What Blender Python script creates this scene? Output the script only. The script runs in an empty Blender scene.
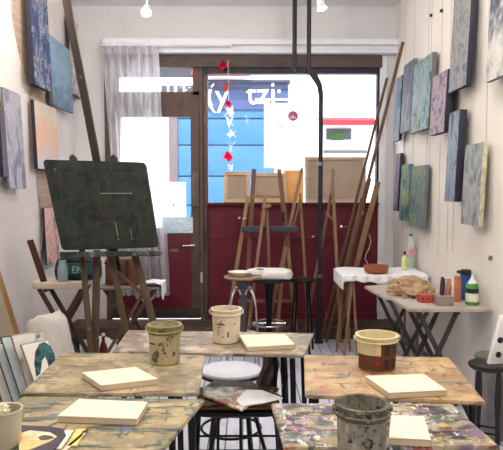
import bpy, bmesh, math, random
from mathutils import Vector, Matrix, noise
random.seed(7)
SC = bpy.context.scene
COL = SC.collection
# ------------------------------------------------------------------ camera maths
F, IW, IH = 620.0, 503.0, 450.0
PIT, YAW = math.radians(3.23), math.radians(-0.416)
CAM = Vector((0, 0, 1.40))
_cp, _sp = math.cos(PIT), math.sin(PIT)
FW = Vector((-math.sin(YAW)*_cp, math.cos(YAW)*_cp, -_sp))
RT = Vector((math.cos(YAW), math.sin(YAW), 0))
UP = Vector((-math.sin(YAW)*_sp, math.cos(YAW)*_sp, _cp))
def at(px, py, X=None, Y=None, Z=None):
    "world point on the plane X=, Y= or Z= that was surveyed at this spot of the photo"
    d = FW + RT*((px-IW/2)/F) + UP*((IH/2-py)/F)
    if X is not None: t = (X-CAM.x)/d.x
    elif Y is not None: t = (Y-CAM.y)/d.y
    else: t = (Z-CAM.z)/d.z
    return CAM + d*t
V = Vector
ZS = 0.11                                      # height of the entrance step
L, R, B, CE = -1.70, 1.46, 6.16, 3.19       # left wall, right wall, street wall, ceiling
REAR = -2.6
# ------------------------------------------------------------------ materials
def lin(c):
    o = []
    for v in c[:3]:
        v = v/255.0
        o.append(v/12.92 if v <= 0.04045 else ((v+0.055)/1.055)**2.4)
    return (*o, 1)
class M:
    def __init__(s, name, rough=0.6, metal=0.0):
        s.m = bpy.data.materials.new(name); s.m.use_nodes = True
        s.nt = s.m.node_tree; s.N = s.nt.nodes; s.K = s.nt.links
        s.p = s.N['Principled BSDF']; s.out = s.N['Material Output']
        s.p.inputs['Roughness'].default_value = rough; s.p.inputs['Metallic'].default_value = metal
        s.p.inputs['Specular IOR Level'].default_value = .3
        s.tc = s.N.new('ShaderNodeTexCoord')
    def mapping(s, sc=(1,1,1), loc=(0,0,0), rot=(0,0,0)):
        n = s.N.new('ShaderNodeMapping'); s.K.new(s.tc.outputs['Object'], n.inputs['Vector'])
        n.inputs['Scale'].default_value = sc; n.inputs['Location'].default_value = loc; n.inputs['Rotation'].default_value = rot
        return n.outputs[0]
    def noise(s, scale=5, detail=4, dist=0.0, **k):
        n = s.N.new('ShaderNodeTexNoise'); s.K.new(s.mapping(**k), n.inputs['Vector'])
        n.inputs['Scale'].default_value = scale; n.inputs['Detail'].default_value = detail; n.inputs['Distortion'].default_value = dist; n.inputs['Roughness'].default_value = .62
        return n.outputs['Fac']
    def rng(s, x, a, b, c=0, d=1):
        n = s.N.new('ShaderNodeMapRange'); s.K.new(x, n.inputs[0])
        for i, v in enumerate((a, b, c, d)): n.inputs[i+1].default_value = v
        return n.outputs[0]
    def ramp(s, x, cols, interp='LINEAR'):
        n = s.N.new('ShaderNodeValToRGB'); s.K.new(x, n.inputs[0]); r = n.color_ramp; r.interpolation = interp
        while len(r.elements) < len(cols): r.elements.new(0.5)
        for i, (p, c) in enumerate(cols): r.elements[i].position = p; r.elements[i].color = lin(c)
        return n.outputs[0]
    def mix(s, f, a, b, mode='MIX'):
        n = s.N.new('ShaderNodeMix'); n.data_type = 'RGBA'; n.blend_type = mode
        if isinstance(f, float) or isinstance(f, int): n.inputs[0].default_value = f
        else: s.K.new(f, n.inputs[0])
        for i, v in ((6, a), (7, b)):
            if isinstance(v, tuple): n.inputs[i].default_value = v if len(v) == 4 else lin(v)
            else: s.K.new(v, n.inputs[i])
        return n.outputs[2]
    def base(s, x):
        if isinstance(x, tuple): s.p.inputs['Base Color'].default_value = x if len(x) == 4 else lin(x)
        else: s.K.new(x, s.p.inputs['Base Color'])
        return s
    def bump(s, x, st=0.2, d=0.01):
        n = s.N.new('ShaderNodeBump'); s.K.new(x, n.inputs['Height']); n.inputs['Strength'].default_value = st; n.inputs['Distance'].default_value = d
        s.K.new(n.outputs[0], s.p.inputs['Normal']); return s
CACHE = {}
def plain(name, c, rough=0.6, metal=0.0, var=0.12, scale=9.0, bump=0.0):
    if name in CACHE: return CACHE[name]
    m = M(name, rough, metal)
    n = m.noise(scale, 5)
    c2 = tuple(max(0, min(255, v*(1-var))) for v in c); c3 = tuple(max(0, min(255, v*(1+var*0.6))) for v in c)
    m.base(m.ramp(n, [(0.3, c2), (0.5, c), (0.72, c3)]))
    if bump: m.bump(n, bump)
    CACHE[name] = m.m; return m.m
def stained(name, c, spots, rough=0.55, grain=None, var=0.12, op=1.0, fuzz=1.0, shift=0.0):
    """worn surface: base colour plus stains [(colour, scale, threshold, stretch xyz, seed, softness)]"""
    m = M(name, rough)
    n = m.noise(9, 10, 0.3, sc=grain or (1, 1, 1))
    x = m.ramp(n, [(0.25, tuple(v*(1-var) for v in c)), (0.5, c), (0.75, tuple(min(255, v*(1+var*.5)) for v in c))])
    for (sc, scale, th, st, seed, soft) in spots:
        th += shift
        f = m.noise(scale, 9, 0.35, sc=st, loc=(seed*3.1, seed*1.7, seed*2.3))
        x = m.mix(m.rng(f, th, th+soft*fuzz, 0, op), x, sc)
    m.base(x); m.bump(n, 0.15, 0.004); return m.m
def painting(name, cols, scale=4, st=(1, 1, 1), seed=0, grad=0.0, h=0.6, fine=0.35):
    """brush-worked picture surface; grad > 0 lays the ramp up the height of the canvas"""
    m = M(name, 0.55)
    st = (st[0], st[1], min(1, st[2]*1.5)); n = m.noise(scale*2.2, 10, .5, sc=st, loc=(seed, seed*1.3, seed*.7))
    f = m.rng(n, 0.33, 0.67)
    if grad:
        sx = m.N.new('ShaderNodeSeparateXYZ'); m.K.new(m.tc.outputs['Object'], sx.inputs[0])
        g = m.rng(sx.outputs[2], 0, h)
        a = m.N.new('ShaderNodeMix'); a.data_type = 'FLOAT'; a.inputs[0].default_value = grad
        m.K.new(f, a.inputs[2]); m.K.new(g, a.inputs[3]); f = a.outputs[0]
    k = len(cols)
    x = m.ramp(f, [(i/(k-1)*0.9+0.05, c) for i, c in enumerate(cols)])
    n2 = m.noise(scale*6, 6, 0.4, sc=(st[0], st[1], st[2]), loc=(seed+5, seed, seed))
    x = m.mix(m.rng(n2, 0.52, 0.7, 0, fine), x, cols[seed % k])
    n3 = m.noise(scale*8, 3, 0.2, sc=st, loc=(seed+9, seed, 1))
    x = m.mix(m.rng(n3, 0.6, 0.7, 0, fine), x, cols[(seed+2) % k])
    m.base(x); m.bump(n2, 0.4, 0.004); return m.m
def emis(name, c, s):
    m = M(name); e = m.N.new('ShaderNodeEmission'); e.inputs[0].default_value = lin(c); e.inputs[1].default_value = s
    m.K.new(e.outputs[0], m.out.inputs[0]); return m.m
def clear(name, c, mixf=0.1, rough=0.05):
    m = M(name, rough); m.base(c)
    t = m.N.new('ShaderNodeBsdfTransparent'); x = m.N.new('ShaderNodeMixShader'); x.inputs[0].default_value = mixf
    m.K.new(t.outputs[0], x.inputs[1]); m.K.new(m.p.outputs[0], x.inputs[2]); m.K.new(x.outputs[0], m.out.inputs[0]); return m.m
def sheer(name, c, tr=0.3, tl=0.6):
    m = M(name); N, K = m.N, m.K
    d = N.new('ShaderNodeBsdfDiffuse'); l = N.new('ShaderNodeBsdfTranslucent'); t = N.new('ShaderNodeBsdfTransparent')
    d.inputs[0].default_value = lin(c); l.inputs[0].default_value = lin(c)
    a = N.new('ShaderNodeMixShader'); a.inputs[0].default_value = tl; K.new(d.outputs[0], a.inputs[1]); K.new(l.outputs[0], a.inputs[2])
    b = N.new('ShaderNodeMixShader'); b.inputs[0].default_value = tr; K.new(a.outputs[0], b.inputs[1]); K.new(t.outputs[0], b.inputs[2])
    K.new(b.outputs[0], m.out.inputs[0]); return m.m
# ------------------------------------------------------------------ mesh building
class MB:
    def __init__(s): s.b = bmesh.new()
    def _add(s, verts, faces, smooth=False):
        vs = [s.b.verts.new(v) for v in verts]; fs = []
        for f in faces:
            try: q = s.b.faces.new([vs[i] for i in f]); q.smooth = smooth; fs.append(q)
            except ValueError: pass
        return vs, fs
    def hexa(s, c8, bev=0.0):
        fs = [(0,3,2,1),(4,5,6,7),(0,1,5,4),(1,2,6,5),(2,3,7,6),(3,0,4,7)]
        vs, f = s._add(c8, fs)
        bmesh.ops.recalc_face_normals(s.b, faces=f)
        if bev:
            es = list({e for v in vs for e in v.link_edges})
            bmesh.ops.bevel(s.b, geom=es, offset=bev, segments=2, affect='EDGES', profile=0.6, clamp_overlap=True)
        return s
    def box(s, x0, x1, y0, y1, z0, z1, bev=0.0):
        return s.hexa([V((x0,y0,z0)),V((x1,y0,z0)),V((x1,y1,z0)),V((x0,y1,z0)),V((x0,y0,z1)),V((x1,y0,z1)),V((x1,y1,z1)),V((x0,y1,z1))], bev)
    def slab(s, o, u, v, n, bev=0.0):
        "box from corner o with edge vectors u, v, n"
        o, u, v, n = V(o), V(u), V(v), V(n)
        return s.hexa([o, o+u, o+u+v, o+v, o+n, o+u+n, o+u+v+n, o+v+n], bev)
    def beam(s, p, q, w, t, side=(1,0,0), bev=0.0):
        "rectangular bar from p to q; w across side, t across the other way"
        p, q = V(p), V(q); d = (q-p).normalized(); sd = V(side); sd = (sd-d*sd.dot(d)).normalized(); n = d.cross(sd)
        a = sd*w/2; b = n*t/2
        return s.hexa([p-a-b, p+a-b, p+a+b, p-a+b, q-a-b, q+a-b, q+a+b, q-a+b], bev)
    def tube(s, pts, r, seg=10, closed=False, cap=True):
        pts = [V(p) for p in pts]; n = len(pts); rs = r if isinstance(r, (list, tuple)) else [r]*n
        ring = []; prev = None
        for i, p in enumerate(pts):
            if closed: d = pts[(i+1) % n]-pts[i-1]
            else: d = pts[min(i+1, n-1)]-pts[max(i-1, 0)]
            d.normalize()
            if prev is None:
                a = V((0,0,1)) if abs(d.z) < 0.9 else V((1,0,0)); x = d.cross(a).normalized()
            else: x = (prev-d*prev.dot(d)).normalized()
            prev = x; y = d.cross(x)
            ring.append([s.b.verts.new(p+(x*math.cos(2*math.pi*k/seg)+y*math.sin(2*math.pi*k/seg))*rs[i]) for k in range(seg)])
        for i in range(n if closed else n-1):
            a, b = ring[i], ring[(i+1) % n]
            for k in range(seg):
                f = s.b.faces.new([a[k], a[(k+1) % seg], b[(k+1) % seg], b[k]]); f.smooth = True
        if cap and not closed:
            s.b.faces.new(ring[0][::-1]); s.b.faces.new(ring[-1])
        return s
    def lathe(s, c, prof, seg=28, cap=True, wob=0.0, axis=None):
        "profile [(radius, height)] turned about the vertical through c"
        c = V(c); ring = []
        rot = V((0,0,1)).rotation_difference(V(axis)).to_matrix() if axis else Matrix.Identity(3)
        for r, z in prof:
            if r < 1e-5: ring.append([s.b.verts.new(c+rot@V((0,0,z)))]); continue
            ring.append([s.b.verts.new(c+rot@V((r*math.cos(2*math.pi*k/seg)*(1+wob*math.sin(k*2.1)), r*math.sin(2*math.pi*k/seg)*(1+wob*math.cos(k*1.7)), z))) for k in range(seg)])
        for a, b in zip(ring, ring[1:]):
            for k in range(seg):
                if len(a) == 1 and len(b) == 1: continue
                if len(a) == 1: vs = [a[0], b[(k+1) % seg], b[k]]
                elif len(b) == 1: vs = [a[k], a[(k+1) % seg], b[0]]
                else: vs = [a[k], a[(k+1) % seg], b[(k+1) % seg], b[k]]
                f = s.b.faces.new(vs); f.smooth = True
        if cap:
            if len(ring[0]) > 1: s.b.faces.new(ring[0][::-1])
            if len(ring[-1]) > 1: s.b.faces.new(ring[-1])
        return s
    def prism(s, pts, n, bev=0.0):
        pts = [V(p) for p in pts]; n = V(n); k = len(pts)
        vs, fs = s._add(pts+[p+n for p in pts], [tuple(range(k))[::-1], tuple(range(k, 2*k))]+[(i, (i+1) % k, (i+1) % k+k, i+k) for i in range(k)])
        bmesh.ops.recalc_face_normals(s.b, faces=fs)
        if bev:
            es = list({e for v in vs for e in v.link_edges}); bmesh.ops.bevel(s.b, geom=es, offset=bev, segments=2, affect='EDGES', clamp_overlap=True)
        return s
    def grid(s, nu, nv, fn, smooth=True):
        g = [[s.b.verts.new(fn(i/(nu-1), j/(nv-1))) for j in range(nv)] for i in range(nu)]
        for i in range(nu-1):
            for j in range(nv-1):
                f = s.b.faces.new([g[i][j], g[i+1][j], g[i+1][j+1], g[i][j+1]]); f.smooth = smooth
        return s
    def blob(s, c, sx, sy, sz, seed=0, amp=0.15, fr=2.0, sub=4, flat=True, pw=1.0):
        "lumpy rounded body, flat below"
        c = V(c); r = bmesh.ops.create_icosphere(s.b, subdivisions=sub, radius=1.0)
        for v in r['verts']:
            d = v.co.normalized(); k = 1+amp*noise.noise(d*fr+V((seed, seed, seed)))+amp*0.5*noise.noise(d*fr*3+V((seed, 1, 2)))
            q = V([math.copysign(abs(t)**pw, t) for t in d])*k
            z = q.z
            if flat and z < -0.6: z = -0.6-(z+0.6)*0.05
            v.co = V((q.x*sx, q.y*sy, (z+0.6)/1.6*sz))+c
        for f in {f for v in r['verts'] for f in v.link_faces}: f.smooth = True
        return s
    def text(s, txt, o, u, v, size, depth=0.002):
        "lettering as mesh: baseline start o, direction u, up v"
        c = bpy.data.curves.new('t', 'FONT'); c.body = txt; c.size = size; c.extrude = depth/2; c.resolution_u = 3
        ob = bpy.data.objects.new('t', c); COL.objects.link(ob); bpy.context.view_layer.update()
        me = bpy.data.meshes.new_from_object(ob.evaluated_get(bpy.context.evaluated_depsgraph_get()))
        u, v = V(u).normalized(), V(v).normalized(); w = u.cross(v)
        mt = Matrix.Translation(V(o)) @ Matrix((u, v, w)).transposed().to_4x4()
        me.transform(mt); s.b.from_mesh(me); bpy.data.objects.remove(ob); bpy.data.meshes.remove(me); return s
    def done(s, name, mat):
        me = bpy.data.meshes.new(name); s.b.to_mesh(me); s.b.free()
        me.materials.append(mat); me.set_sharp_from_angle(angle=math.radians(38)); return me
# ------------------------------------------------------------------ scene objects
ROOTM = {}
def thing(name, label, cat, loc, rz=0.0, group=None, kind=None):
    o = bpy.data.objects.new(name, None); COL.objects.link(o); o.empty_display_size = 0.1
    o.location = loc; o.rotation_euler = (0, 0, rz)
    if label: o['label'] = label
    if cat: o['category'] = cat
    if group: o['group'] = group
    if kind: o['kind'] = kind
    ROOTM[o.name] = (Matrix.Translation(V(loc)) @ Matrix.Rotation(rz, 4, 'Z')).inverted()
    return o
def part(name, mb, mat, parent, label=None, local=False):
    me = mb.done(name, mat); r = parent
    while r.parent: r = r.parent
    if not local: me.transform(ROOTM[r.name])
    o = bpy.data.objects.new(name, me); COL.objects.link(o); o.parent = parent
    if label: o['label'] = label
    return o
def solo(name, mb, mat, label=None, cat=None, group=None, kind=None):
    me = mb.done(name, mat)
    xs = [v.co for v in me.vertices]
    c = V(((min(v.x for v in xs)+max(v.x for v in xs))/2, (min(v.y for v in xs)+max(v.y for v in xs))/2, min(v.z for v in xs)))
    me.transform(Matrix.Translation(-c))
    o = bpy.data.objects.new(name, me); COL.objects.link(o); o.location = c
    for k, v in (('label', label), ('category', cat), ('group', group), ('kind', kind)):
        if v: o[k] = v
    ROOTM[o.name] = Matrix.Translation(-c)
    return o
def dup(o, loc, rz=0.0, label=None):
    c = o.copy(); COL.objects.link(c); c.location = loc; c.rotation_euler = (0, 0, rz)
    if label: c['label'] = label
    ROOTM[c.name] = (Matrix.Translation(V(loc)) @ Matrix.Rotation(rz, 4, 'Z')).inverted()
    def kids(a, b):
        for ch in list(a.children):
            d = ch.copy(); COL.objects.link(d); d.parent = b; kids(ch, d)
    kids(o, c); return c
def struct(name, mb, mat): return solo(name, mb, mat, kind='structure')

# ================================================================== THE SHELL
wall_r = plain('wall_cream_paint', (226, 221, 214), 0.75, var=0.03, scale=3)
wall_l = plain('wall_pinkish_plaster', (228, 220, 218), 0.8, var=0.05, scale=2.5, bump=0.15)
wall_b = plain('wall_grey_white_paint', (214, 214, 218), 0.8, var=0.03, scale=3)
white_trim = plain('white_trim_paint', (225, 228, 236), 0.45, var=0.03)
ceil_m = plain('ceiling_white', (232, 232, 236), 0.85, var=0.02)
# floor: worn boards painted grey, laid towards the street
m = M('painted_floorboards', 0.45)
bt = m.N.new('ShaderNodeTexBrick'); m.K.new(m.mapping(sc=(1, 1, 1), rot=(0, 0, math.pi/2)), bt.inputs['Vector'])
bt.inputs['Scale'].default_value = 1.0; bt.inputs['Brick Width'].default_value = 1.9; bt.inputs['Row Height'].default_value = 0.095
bt.inputs['Mortar Size'].default_value = 0.004; bt.inputs['Color1'].default_value = lin((218, 222, 238)); bt.inputs['Color2'].default_value = lin((192, 197, 214)); bt.inputs['Mortar'].default_value = lin((70, 68, 76))
x = bt.outputs['Color']
x = m.mix(m.rng(m.noise(3.5, 6, 0.6, sc=(2.5, 1, 1)), 0.54, 0.74, 0, 0.6), x, (124, 118, 116))
x = m.mix(m.rng(m.noise(14, 5, 0.4, sc=(2, 1, 1), loc=(4, 4, 0)), 0.6, 0.7, 0, 0.7), x, (214, 216, 224))
x = m.mix(m.rng(m.noise(30, 3, 0.2, loc=(9, 1, 0)), 0.68, 0.74, 0, 0.8), x, (80, 68, 60))
m.base(x); m.bump(bt.outputs['Fac'], 0.3, -0.004); floor_m = m.m
struct('floor', MB().box(L-0.1, R+0.1, REAR, B+0.1, -0.08, 0.0), floor_m)
struct('ceiling', MB().box(L-0.1, R+0.1, REAR, B+0.2, CE, CE+0.1), ceil_m)
struct('wall_left', MB().box(L-0.12, L, REAR, B, 0, CE), wall_l)
struct('wall_right', MB().box(R, R+0.12, REAR, B, 0, CE), wall_r)
struct('wall_rear', MB().box(L-0.1, R+0.1, REAR-0.1, REAR, 0, CE), wall_r)
xl = at(105, 120, Y=B).x; xr = at(380, 100, Y=B).x; zt = at(250, 53, Y=B).z
struct('wall_street', MB().box(L-0.1, xl, B, B+0.2, 0, CE).box(xr, R+0.1, B, B+0.2, 0, CE).box(xl, xr, B, B+0.2, zt, CE), wall_b)
# soffit step and roller-shutter box above the shopfront
zc = at(250, 38, Y=B-0.16).z; zd = at(250, 53, Y=B-0.12).z
struct('trim_1', MB().box(xl+0.02, R, B-0.16, B, zc-0.06, zc, 0.012).box(xl+0.02, R, B-0.11, B, zd+0.015, zc-0.055, 0.008).box(xl+0.02, R, B-0.13, B, zd, zd+0.03, 0.008), white_trim)
struct('trim_2', MB().box(xr-0.01, xr+0.06, B-0.03, B, 0, zd, 0.006), white_trim)
struct('baseboard_right', MB().box(R-0.018, R, REAR, B, 0, 0.1, 0.004), plain('grey_skirting', (150, 148, 148), 0.6))
struct('baseboard_left', MB().box(L, L+0.018, REAR, B, 0, 0.1, 0.004), plain('grey_skirting', (150, 148, 148), 0.6))
dark_step = stained('dark_step_wood', (84, 66, 58), [((120, 112, 108), 8, 0.6, (1, 4, 1), 2, 0.1)])
struct('trim_3', MB().box(L, R, B-0.41, B, 0, ZS, 0.006), dark_step)
# exposed masonry band in the left wall (irregular plaster edge)
m = M('exposed_brick', 0.9)
bt = m.N.new('ShaderNodeTexBrick'); m.K.new(m.mapping(rot=(math.pi/2, 0, math.pi/2)), bt.inputs['Vector'])
bt.inputs['Scale'].default_value = 1; bt.inputs['Brick Width'].default_value = 0.2; bt.inputs['Row Height'].default_value = 0.07; bt.inputs['Mortar Size'].default_value = 0.009
bt.inputs['Color1'].default_value = lin((186, 154, 128)); bt.inputs['Color2'].default_value = lin((158, 134, 116)); bt.inputs['Mortar'].default_value = lin((182, 166, 150))
sx = m.N.new('ShaderNodeSeparateXYZ'); mp = m.N.new('ShaderNodeCombineXYZ'); m.K.new(m.tc.outputs['Object'], sx.inputs[0])
m.K.new(sx.outputs[1], mp.inputs[0]); m.K.new(sx.outputs[2], mp.inputs[1]); m.K.new(mp.outputs[0], bt.inputs['Vector'])
x = m.mix(m.rng(m.noise(6, 6, 0.5), 0.42, 0.62, 0, 0.85), bt.outputs['Color'], (170, 160, 152)); m.base(x); m.bump(bt.outputs['Fac'], 0.6, -0.01)
edge_l = [(9, -12), (12, 20), (18, 50), (24, 78), (29, 100), (31, 125), (33, 150), (36, 175), (38, 200), (42, 225), (40, 250)]
edge_r = [(56, 250), (58, 222), (52, 200), (54, 175), (50, 150), (46, 125), (44, 100), (38, 78), (34, 50), (30, 20), (27, -12)]
pts = [at(px, py, X=L) for px, py in edge_l+edge_r]
struct('trim_4', MB().prism(pts, (0.012, 0, 0)), m.m)

# ---------------- street door
brown = stained('weathered_brown_wood', (92, 74, 68), [((60, 48, 46), 7, 0.55, (1, 1, .3), 1, 0.15), ((130, 112, 104), 14, 0.64, (1, 1, .3), 3, 0.08)], 0.6)
beamd = stained('dark_lintel_wood', (88, 76, 74), [((56, 50, 54), 5, 0.5, (.4, 1, 1), 1, 0.2), ((150, 146, 146), 24, 0.68, (.5, 1, 1), 2, 0.04)], 0.6)
darkf = plain('blue_black_frame', (38, 40, 54), 0.5)
red = stained('dark_red_panel_paint', (100, 30, 46), [((78, 26, 38), 4, 0.5, (1, 1, 1), 1, 0.3), ((190, 170, 176), 45, 0.76, (1, 1, 1), 5, 0.02)], 0.45)
glass = clear('window_glass', (235, 240, 245), 0.05, 0.02)
def bz(py, Y=B): return at(250, py, Y=Y).z
def bx_(px, py, Y=B): return at(px, py, Y=Y).x
d0, d1 = xl, bx_(203, 150)
door = thing('door_1', None, None, ((d0+d1)/2, B, 0), kind='structure')
ztr0, ztr1 = bz(95), bz(65); zg0, zg1 = bz(228), bz(117)
st = 0.085
mb = MB().box(d0, d1, B-0.02, B+0.08, ztr1, zd, 0.004).box(d0, d0+0.05, B-0.02, B+0.08, ZS, ztr1).box(d1-0.03, d1, B-0.03, B+0.08, ZS, zd).box(d0+0.05, d1-0.03, B-0.015, B+0.07, zg1+0.08, ztr0, 0.004)
part('door_frame', mb, brown, door)
mb = MB().box(d0+.05, d0+.05+st, B-0.01, B+0.05, ztr0, ztr1).box(d1-.03-st*.8, d1-.03, B-0.01, B+0.05, ztr0, ztr1).box(d0+.05, d1-.03, B-0.01, B+0.05, ztr1-.03, ztr1).box(d0+.05, d1-.03, B-0.01, B+0.05, ztr0, ztr0+.03)
tr = part('transom_window', mb, brown, door)
part('pane', MB().box(d0+.05+st, d1-.03-st*.8, B+0.015, B+0.021, ztr0+.02, ztr1-.02), glass, tr)
mb = MB().box(d0+.055, d0+.055+st, B-0.015, B+0.04, ZS+.01, zg1+.08, .004).box(d1-.035-st, d1-.035, B-0.015, B+0.04, ZS+.01, zg1+.08, .004).box(d0+.055+st, d1-.035-st, B-0.015, B+0.04, zg1, zg1+.08).box(d0+.055+st, d1-.035-st, B-0.015, B+0.04, zg0-.06, zg0)
leaf = part('door_leaf', mb, brown, door)
part('pane', MB().box(d0+.055+st, d1-.035-st, B+0.01, B+0.016, zg0, zg1), glass, leaf)
part('lower_panel', MB().box(d0+.055+st, d1-.035-st, B-0.0, B+0.03, ZS+.09, zg0-.055, .004), red, leaf)
part('kick_plate', MB().box(d0+.055, d1-.035, B-0.02, B+0.03, ZS+.01, ZS+.11, .003), plain('kick_wood', (62, 48, 44), .6), leaf)
hy = B-0.05; hz = bz(245)
chrome = plain('worn_chrome', (186, 186, 190), 0.25, 1.0, .05); steel = plain('dull_steel', (128, 128, 130), 0.4, 0.9, .1)
part('door_handle', MB().tube([(d1-.09, hy+.04, hz), (d1-.09, hy, hz), (d1-.16, hy-.005, hz-.004), (d1-.2, hy, hz-.006)], .01), chrome, leaf)
part('lock_box', MB().box(d1-.105, d1-.04, B-.045, B-.014, bz(207), bz(172), .006), plain('old_lock_brown', (98, 88, 82), .5), leaf)
part('letter_plate', MB().box(bx_(170, 250), bx_(178, 250), B-.012, B, bz(252), bz(249), .002), steel, leaf)
part('hinge', MB().box(d1-.03, d1-.005, B-.036, B-.02, bz(282), bz(272), .003), plain('cream_hinge', (190, 176, 160), .5), door)

# ---------------- shop window
w0, w1 = d1+0.005, xr-0.01
win = thing('window_1', None, None, ((w0+w1)/2, B, 0), kind='structure')
zs = bz(203); zw = bz(74)
part('lintel_beam', MB().box(d0, w1+.02, B-0.045, B+0.06, bz(68), zd, .006), beamd, win)
part('window_frame', MB().box(w0, w1, B-0.025, B+0.06, zw, bz(67.6), .004).box(w0, w0+.045, B-0.03, B+.06, ZS, bz(68), .004).box(w1-.022, w1, B-0.02, B+.06, zs, bz(68)), darkf, win)
part('window_stile', MB().box(w0+.008, w0+.038, B-0.042, B-.028, ZS+.01, bz(76), .003), brown, win)
part('window_sill', MB().box(w0+.04, w1, B-.07, B+.08, zs-.02, zs+.005, .004), red, win)
part('lower_panel', MB().box(w0+.04, w1, B-.01, B+.04, ZS, zs-.02).box(w0+.04, w1, B-.022, B-.01, bz(239), bz(237)).box(w0+.04, w1, B-.03, B, ZS, ZS+.07), red, win)
part('pane', MB().box(w0+.04, w1-.02, B+.02, B+.027, zs, zw), glass, win)

# ================================================================== OUTSIDE
FY = 15.0
pave = plain('street_paving', (190, 188, 186), .8)
struct('street_pavement', MB().box(-12, 12, B+.2, 28, -.12, -.02), pave)
def fx(px, py, Y=FY): return at(px, py, Y=Y).x
def fz(py, Y=FY): return at(250, py, Y=Y).z
whiteb = plain('white_render', (250, 250, 248), .8, var=.02)
bld = thing('white_building', 'white rendered building across the street with grey windows', 'building', (0, FY+.2, -.02), kind=None)
part('wall', MB().box(-11, 11, FY+.2, FY+3.5, -.02, 10.5), whiteb, bld)
gw = plain('far_window_grey', (58, 60, 70), .3); gl = plain('far_lintel_grey', (150, 152, 160), .5)
for (a, b_, c, d) in ((163, 96, 192, 82),):
    pass
for i, (a, c) in enumerate(((160, 166), (168, 173), (176, 182), (184, 192))):
    wd = part('window', MB().box(fx(a, 80), fx(c, 80), FY+.19, FY+.21, fz(92), fz(84)), gw, bld)
part('cornice', MB().box(-11, fx(200, 70), FY+.19, FY+.21, fz(76), fz(60), .0), plain('slate_cornice', (40, 42, 52), .5), bld)
# blue shopfront
blue = stained('sky_blue_shutter', (40, 96, 142), [((34, 84, 132), 2, .5, (.3, 1, 1), 1, .3)], .5)
bluef = stained('deep_blue_fascia', (50, 68, 112), [((44, 60, 104), 2, .5, (.5, 1, 1), 1, .3)], .5)
ax0, ax1, ax2 = fx(178, 140), fx(268, 140), fx(288, 90)
shop = thing('blue_shopfront', 'bright blue panelled shopfront across the street with white lettering', 'shopfront', ((ax0+ax1)/2, FY, -.02))
part('fascia_board', MB().box(fx(200, 90), ax2, FY-.08, FY+.17, fz(110), fz(84), .02), bluef, shop)
part('moulding', MB().box(fx(200, 90), ax2+.05, FY-.2, FY+.17, fz(84), fz(81), .02).box(fx(200, 90), ax2, FY-.13, FY+.17, fz(90), fz(88), .01), plain('slate_blue_moulding', (38, 46, 70), .5), shop)
mb = MB(); ys = [110, 119.5, 146, 177, 206, 240]
for a, b_ in zip(ys, ys[1:]): mb.box(ax0, ax1+.15, FY-.02, FY+.17, fz(b_)+.035, fz(a), .015)
part('shutter_boards', mb, blue, shop)
part('shutter_recess', MB().box(ax0, ax1+.15, FY+.02, FY+.175, -.02, fz(110)), plain('seam_blue', (18, 50, 92), .6), shop)
part('corner_post', MB().box(ax0-.22, ax0, FY-.06, FY+.17, -.02, fz(110), .02), plain('mauve_post', (92, 76, 82), .6), shop)
lt = emis  # (no glowing signs outside)
part('lettering', MB().text('(y  tzi', (fx(206, 105), FY-.09, fz(106.5)), (1, 0.0, 0.04), (-.04, 0, 1), .74, .05).box(fx(255, 100), ax2, FY-.1, FY-.08, fz(101), fz(99)), whiteb, shop, 'white sign lettering')
part('fascia_lamp', MB().lathe((fx(278.5, 93), FY-.2, fz(93)), [(0, 0), (.03, .0), (.035, .01), (.035, .1), (0, .12)], 16, axis=(0, -1, 0)), whiteb, shop)
# pink-red awning above the blue shop, red blind on the right
redf = plain('red_awning_cloth', (128, 22, 38), .7)
solo('striped_awning', MB().slab((fx(205, 76)-.3, FY-.5, fz(80)), (fx(250, 76)-fx(205, 76)+.3, 0, 0), (0, .55, .25), (0, -.01, .04)), redf, 'pinkish red awning high above the blue shopfront across the street', 'awning')
aw = thing('shop_awning', 'long narrow red awning over the white shop on the right across the street', 'awning', (fx(348, 125), FY, fz(127)))
part('canopy', MB().slab((fx(318, 125), FY-.55, fz(126.5)), (fx(374, 125)-fx(318, 125), 0, 0), (0, .65, .2), (0, 0, .03)), redf, aw)
part('valance', MB().box(fx(318, 125), fx(374, 125), FY-.57, FY-.55, fz(127.5), fz(122.5)), redf, aw)
sw = thing('shop_display_window', 'grey display window with green plants under the red awning outside', 'window', (fx(340, 135), FY+.1, fz(152)))
part('pane', MB().box(fx(327, 135), fx(352, 135), FY+.1, FY+.19, fz(139), fz(128)), plain('display_grey', (62, 64, 76), .3), sw)
part('ledge', MB().box(fx(324, 150), fx(367, 150), FY+.0, FY+.19, fz(153), fz(150), .01), plain('ledge_grey', (96, 94, 100), .6), sw)
part('plants', MB().blob((fx(336, 138), FY+.05, fz(140)), .14, .06, .2, 3, .5, 3, 3).blob((fx(340, 138), FY+.05, fz(140)), .12, .06, .25, 5, .5, 3, 3), plain('plant_green', (44, 84, 42), .7), sw)

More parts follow.
